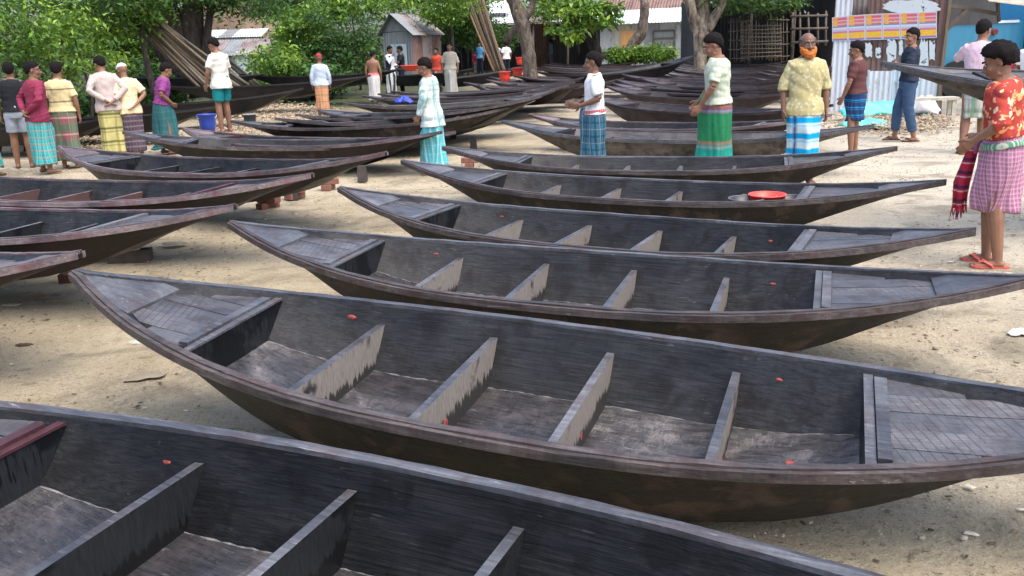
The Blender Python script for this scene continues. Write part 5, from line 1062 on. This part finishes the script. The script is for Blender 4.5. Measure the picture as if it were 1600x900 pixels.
def scatter(name, area, n, size, colr, seed, kind='chip', z=0.0, flat=.3):
    r = np.random.default_rng(seed); V = []; F = []; 
    for k in range(n):
        px, py = area(r); p = G(px, py) if py is not None else px; s_ = size*r.uniform(.4, 1.5); a = r.uniform(0, 6.28); h = s_*flat; ca, sa = math.cos(a), math.sin(a); l, w_ = s_*r.uniform(.8, 1.6), s_*r.uniform(.35, .8); n0 = len(V); tz = r.uniform(-.3, .3)*(flat < .5)
        zc = p.z+z*r.uniform(0, 1)
        for (i_, j_, k_) in ((-1, -1, 0), (1, -1, 0), (1, 1, 0), (-1, 1, 0), (-.6, -.6, 1), (.6, -.6, 1), (.6, .6, 1), (-.6, .6, 1)):
            q = (i_*l/2*r.uniform(.8, 1.2), j_*w_/2*r.uniform(.8, 1.2)); V.append((p.x+q[0]*ca-q[1]*sa, p.y+q[0]*sa+q[1]*ca, zc+k_*h+abs(q[0])*tz+.0))
        F += [(n0, n0+3, n0+2, n0+1), (n0+4, n0+5, n0+6, n0+7)]+[(n0+i, n0+(i+1) % 4, n0+4+(i+1) % 4, n0+4+i) for i in range(4)]
    return tag(mk(name, V, F, colr), kind='stuff')
t = NT('wood_chips', .85, .2); rn = t.noise(t.co(), 30, 2, .5); t.col(t.mix(t.rng(rn, .35, .65), (.16, .11, .07), (.58, .48, .34))); M['chips'] = t.m
t = NT('pebbles', .8, .3); rn = t.noise(t.co(), 9, 2, .5); t.col(t.mix(t.rng(rn, .35, .65), (.22, .18, .13), (.52, .47, .38))); M['peb'] = t.m
t = NT('dry_bits', .9, .2); rn = t.noise(t.co(), 6, 2, .5); t.col(t.mix(t.rng(rn, .35, .65), (.06, .045, .03), (.26, .19, .11))); M['bits'] = t.m
gauss = lambda cx, cy, sx, sy: (lambda r: (r.normal(cx, sx), max(cy-2.2*sy, r.normal(cy, sy))))
scatter('wood_chips', gauss(435, 178, 38, 7), 2600, .06, M['chips'], 1, z=.1); scatter('wood_chips', gauss(130, 222, 45, 12), 1500, .05, M['chips'], 2, z=.06); scatter('wood_chips', gauss(372, 205, 30, 7), 700, .05, M['chips'], 3, z=.08)
scatter('wood_chips', gauss(1395, 196, 45, 7), 1800, .055, M['chips'], 4, z=.12); scatter('wood_chips', gauss(205, 215, 60, 6), 700, .05, M['chips'], 7, z=.05)
def anyw(r):
    while 1:
        d = r.uniform(0, 1)**.6*14+.6; x = r.uniform(-.75, .75)*(d+1)+r.uniform(-.5, .5); return Vector((x, d, 0)), None
scatter('pebbles', anyw, 7000, .011, M['peb'], 5, flat=.55); scatter('dry_bits', anyw, 8000, .018, M['bits'], 6, flat=.12); scatter('pale_flakes', anyw, 1000, .028, plain('pale_flake', (.60, .55, .44), .7), 8, flat=.1)
# litter one can point at
def litter(px, py, w, d, h, col, lb, cat='litter', seed=3, rz=0, nm='plastic_scrap'): return tarp(nm, px, py, w, d, h, col, lb, cat, seed, rz)
litter(217, 536, .13, .08, .012, (.42, .43, .35), 'pale crumpled scrap on the sand left of the long boat', seed=4); litter(228, 590, .19, .09, .010, (.27, .23, .155), 'tan torn plastic sheet on the sand between the nearest two boats', seed=6, rz=.4)
litter(1592, 525, .12, .09, .04, (.72, .68, .58), 'broken pale chunk on the sand at the right edge', seed=7, nm='pale_chunk'); litter(60, 462, .14, .05, .01, (.45, .26, .12), 'orange-brown dry leaf on the sand below the nearest left boat', seed=8, nm='dry_leaf'); litter(18, 478, .12, .06, .01, (.55, .52, .42), 'pale scrap at the left edge of the sand', seed=9)
litter(38, 541, .10, .04, .012, (.10, .06, .03), 'dark brown dry leaf on the sand at the left', seed=10, nm='dry_leaf'); litter(272, 382, .22, .10, .02, (.45, .38, .26), 'dry leafy scrap on the sand right of the dark timber', seed=11); litter(614, 270, .25, .1, .02, (.25, .12, .08), 'reddish scrap on the sand left of the plaid-shirted man', seed=12)
for i, (px, py, s_) in enumerate([(1258, 534, .05), (1462, 546, .03), (1505, 843, .022), (1440, 842, .02), (1555, 500, .03), (1380, 565, .02)]):
    p = G(px, py); mb = MB(); mb.ell(p+Vector((0, 0, s_*.25)), (s_*.7, s_*.5, s_*.4), seg=8, rings=5); r2 = random.Random(i); mb.V = [(v[0]+r2.uniform(-.1, .1)*s_, v[1]+r2.uniform(-.1, .1)*s_, v[2]) for v in mb.V]
    tag(mb.build('stone', M['peb'], None, True), ['grey-tan stone on the sand right of the third boat', 'small stone on the sand near the right edge of the third boat', 'small stone at the lower right corner', 'small stone left of the one in the lower right corner', 'pale stone on the sand between the sandals and the pale chunk', 'small stone under the right tip of the long boat'][i], 'stone', 'loose stones on the sand')
# ---------------------------------------------------------------- buckets and tubs
def bucket(px, py, z, h, r0, r1, col, lb, handle=True, nm='bucket', wallt=.006, loc=None, tilt=(0, 0), hcol=None, grp=None, rim=None):
    p = G(px, py, z) if loc is None else Vector(loc); o = thing(nm, lb, nm.replace('_', ' '), p, .3, grp); m_ = plain(nm+'_plastic_%d' % int(px), col, .35, .06, 6, .5, .03); seg = 28; V = []; F = []
    prof = [(0.0, 0), (r0, 0), (r0+(r1-r0)*.5, h*.5), (r1, h*.96), (r1+.010, h*.965), (r1+.010, h), (r1-wallt, h), (r0+(r1-r0)*.5-wallt, h*.5), (r0-wallt, .012), (0, .012)]
    for (rr, zz) in prof:
        for k in range(seg): a = 2*math.pi*k/seg; V.append((rr*math.cos(a), rr*math.sin(a), zz))
    for i in range(len(prof)-1):
        for k in range(seg): k2 = (k+1) % seg; F.append((i*seg+k, i*seg+k2, (i+1)*seg+k2, (i+1)*seg+k))
    mk('bucket_body' if nm == 'bucket' else 'bowl', V, F, m_, o, True); o.rotation_euler.x, o.rotation_euler.y = tilt
    if rim: MB().tube([((r1+.006)*math.cos(2*math.pi*k/24), (r1+.006)*math.sin(2*math.pi*k/24), h) for k in range(25)], [.006]*25, 6).build('rim', plain('rim_%d' % int(px), rim, .35), o, True)
    if handle:
        pts = [((r1+.008)*math.cos(math.pi*k/14), -.62*(r1+.01)*math.sin(math.pi*k/14)-.0, h*.93-(.55*(r1))*math.sin(math.pi*k/14)) for k in range(15)]; MB().tube(pts, [.0045]*15, 6).build('handle', plain('bucket_handle_%d' % int(px), hcol or (.5, .5, .5), .4), o, True)
    return o
bucket(326, 207, .27, .33, .12, .165, (.02, .06, .38), 'royal blue bucket with white handle at the feet of the man in teal shorts', hcol=(.75, .75, .75)); bucket(392, 200, .02, .30, .11, .14, (.02, .03, .035), 'black bucket with pale rim standing by the wood chips', handle=False, rim=(.5, .5, .5))
bucket(366, 162, .30, .24, .11, .145, (.80, .06, .03), 'orange-red bucket on the black boat beside the man in teal shorts', False, grp='orange-red buckets in the yard')
for px, py, Y_, lb in [(789, 128, 27.5, 'orange-red bucket on the boats left of the grey tree, the left one'), (809, 121, 29.6, 'orange-red bucket touching the grey tree in the photo'), (813, 101, 38, 'farther red bucket just left of the grey tree'), (642, 111, 26.5, 'orange-red basin held beside the man in dark waistcoat')]:
    q = ax(px, py, Y_); bucket(px, py, 0, .30 if px != 642 else .16, .13, .18 if px != 642 else .3, (.80, .06, .035), lb, False, loc=q, grp='orange-red buckets in the yard', nm='bucket' if px != 642 else 'basin')
q = G(1198, 316, .30); bucket(1198, 316, 0, .22, .10, .145, (.80, .07, .05), 'wide orange-red tub standing inside a boat', False, loc=G(1199, 303, .41)-Vector((0, 0, .22)), nm='tub'); bucket(1173, 320, 0, .20, .10, .135, (.03, .03, .032), 'black pan left of the red tub, inside the boat', False, loc=G(1166, 310, .39)-Vector((0, 0, .20)), nm='pan', grp='black pans in the boat', rim=(.12, .13, .135)); o = bucket(1226, 320, 0, .20, .09, .115, (.02, .02, .022), 'black pan with handle right of the red tub, inside the boat', False, loc=G(1236, 308, .38)-Vector((0, 0, .20)), nm='pan', grp='black pans in the boat', rim=(.12, .13, .135))
MB().tube([(.1, 0, .19), (.30, .03, .25)], [.012, .012], 8).build('handle', M['hair'], o, True)
q = G(632, 160, .62); o = tarp('cloth_bundle', 632, 160, .34, .26, .16, (.02, .05, .45), 'bright blue cloth bundle lying on the deck of a middle-row boat', 'cloth', 15); o.location = q-Vector((0, 0, .04))
# bench by the tin fence
p = G(1448, 190); o = thing('wooden_bench', 'low plank bench at the right end of the tin fence', 'bench', p, -.1); MB().box((0, 0, .42), (1.0, .32, .05)).build('seat', M['post'], o)
for sx in (-.42, .42):
    for sy in (-.11, .11): MB().box((sx, sy, .195), (.07, .06, .39)).build('leg', M['post'], o)
# blue truck behind the fence
Yt = 22.5; A = at(1462, Yt); o = thing('blue_truck', 'bright blue truck cab and body parked behind the tin fence', 'truck', A); M['blue'] = tin('blue_paint', (.03, .18, .30), (.04, .24, .38), (.05, .14, .25), .12, .35); M['blue2'] = plain('light_blue_paint', (.06, .32, .50), .35, .08, 3); M['rubber'] = plain('rubber', (.015, .015, .015), .8)
zb, zc = .55, hz(34, 1500, Yt)
cb = MB(); Wt = 2.05; prof = [(0, zb), (0, zc*.62), (.10, zc*.9), (.25, zc), (Wt-.15, zc), (Wt, zc*.95), (Wt, zb)]; n_ = len(prof)
V = [(x, 0, z) for x, z in prof]+[(x, 1.9, z) for x, z in prof]; F = [tuple(range(n_))[::-1], tuple(range(n_, 2*n_))]+[(k, (k+1) % n_, n_+(k+1) % n_, n_+k) for k in range(n_)]
cbo = mk('cab', V, F, M['blue'], o); bev(cbo, .05); MB().box((Wt/2, -.01, zc-.03), (Wt*.8, .05, .06)).build('trim_strip', plain('pale_strip', (.6, .68, .7), .4), o)
MB().box((Wt+1.0, .6, zb+1.05), (1.85, 2.4, 2.3)).build('cargo_body', M['blue2'], o)
for x in (.45, 2.9): MB().tube([(x, -.12, .45), (x, .16, .45)], [.45, .45], 24, ref=(0, 0, 1)).build('wheel', M['rubber'], o)
MB().box((1.5, .9, .48), (3.4, 1.7, .14)).build('chassis', M['rubber'], o); mb = MB(); mb.tube([(.0, -.05, zc*.55), (-.12, -.2, zc*.55), (-.12, -.2, zc*.30)], [.015, .015, .015], 6); mb.box((-.12, -.2, zc*.42), (.12, .05, .3)); mb.build('wing_mirror', M['rubber'], o)
mb = MB(); mb.tube([(1.25, -.03, zc*.86), (1.27, -.10, zc*.85)], [.08, .07], 12); mb.build('lamp', plain('dull_red_lamp', (.2, .05, .04), .3), o)
# dark stall with timber struts, tarpaulin awning at the top right corner
A = at(1468, 18.4); o = thing('stall_frame', 'timber stall frame with bleached awning above the blue truck', 'stall', A)
for a, b, w_ in [((1470, 6), (1560, 22), .07), ((1466, 58), (1512, 14), .08), ((1558, 0), (1561, 34), .05)]: MB().beam(ax(*a, 18.2)-A, ax(*b, 18.2)-A, w_, w_).build('strut', M['frame'], o)
MB().beam(ax(1466, 200, 18.4)-A, ax(1472, -20, 18.4)-A, .08, .08).build('post', M['frame'], o)
P4 = [ax(1500, -30, 18.9)-A, ax(1545, 2, 17.6)-A, ax(1600, 9, 17.2)-A, ax(1660, 12, 17.2)-A, ax(1660, -60, 19)-A]; V = P4+[q+Vector((0, .02, .02)) for q in P4]; mk('awning', V, [(4, 3, 2, 1, 0), (5, 6, 7, 8, 9)]+[(k, (k+1) % 5, 5+(k+1) % 5, 5+k) for k in range(5)], plain('bleached_canvas', (.36, .32, .25), .9), o)
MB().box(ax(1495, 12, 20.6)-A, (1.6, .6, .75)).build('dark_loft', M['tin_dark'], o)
# stall counter with coloured packets at the right edge
p = ax(1592, 96, 15); o = thing('snack_stall', 'stall shelf with red and yellow packets at the right edge', 'stall', (p.x, p.y, 0)); MB().box((0.1, 0, p.z/2-.12), (.6, .35, p.z-.24)).build('counter', M['blue2'], o); j = random.Random(2)
for k in range(10): MB().box((-.12+.06*(k % 5), -.05+.1*(k//5), p.z-.1+.05*(k//5)), (.055, .05, .12)).build('packet', plain('packet_%d' % k, [(.6, .05, .08), (.75, .5, .05), (.6, .1, .3)][k % 3], .4), o)
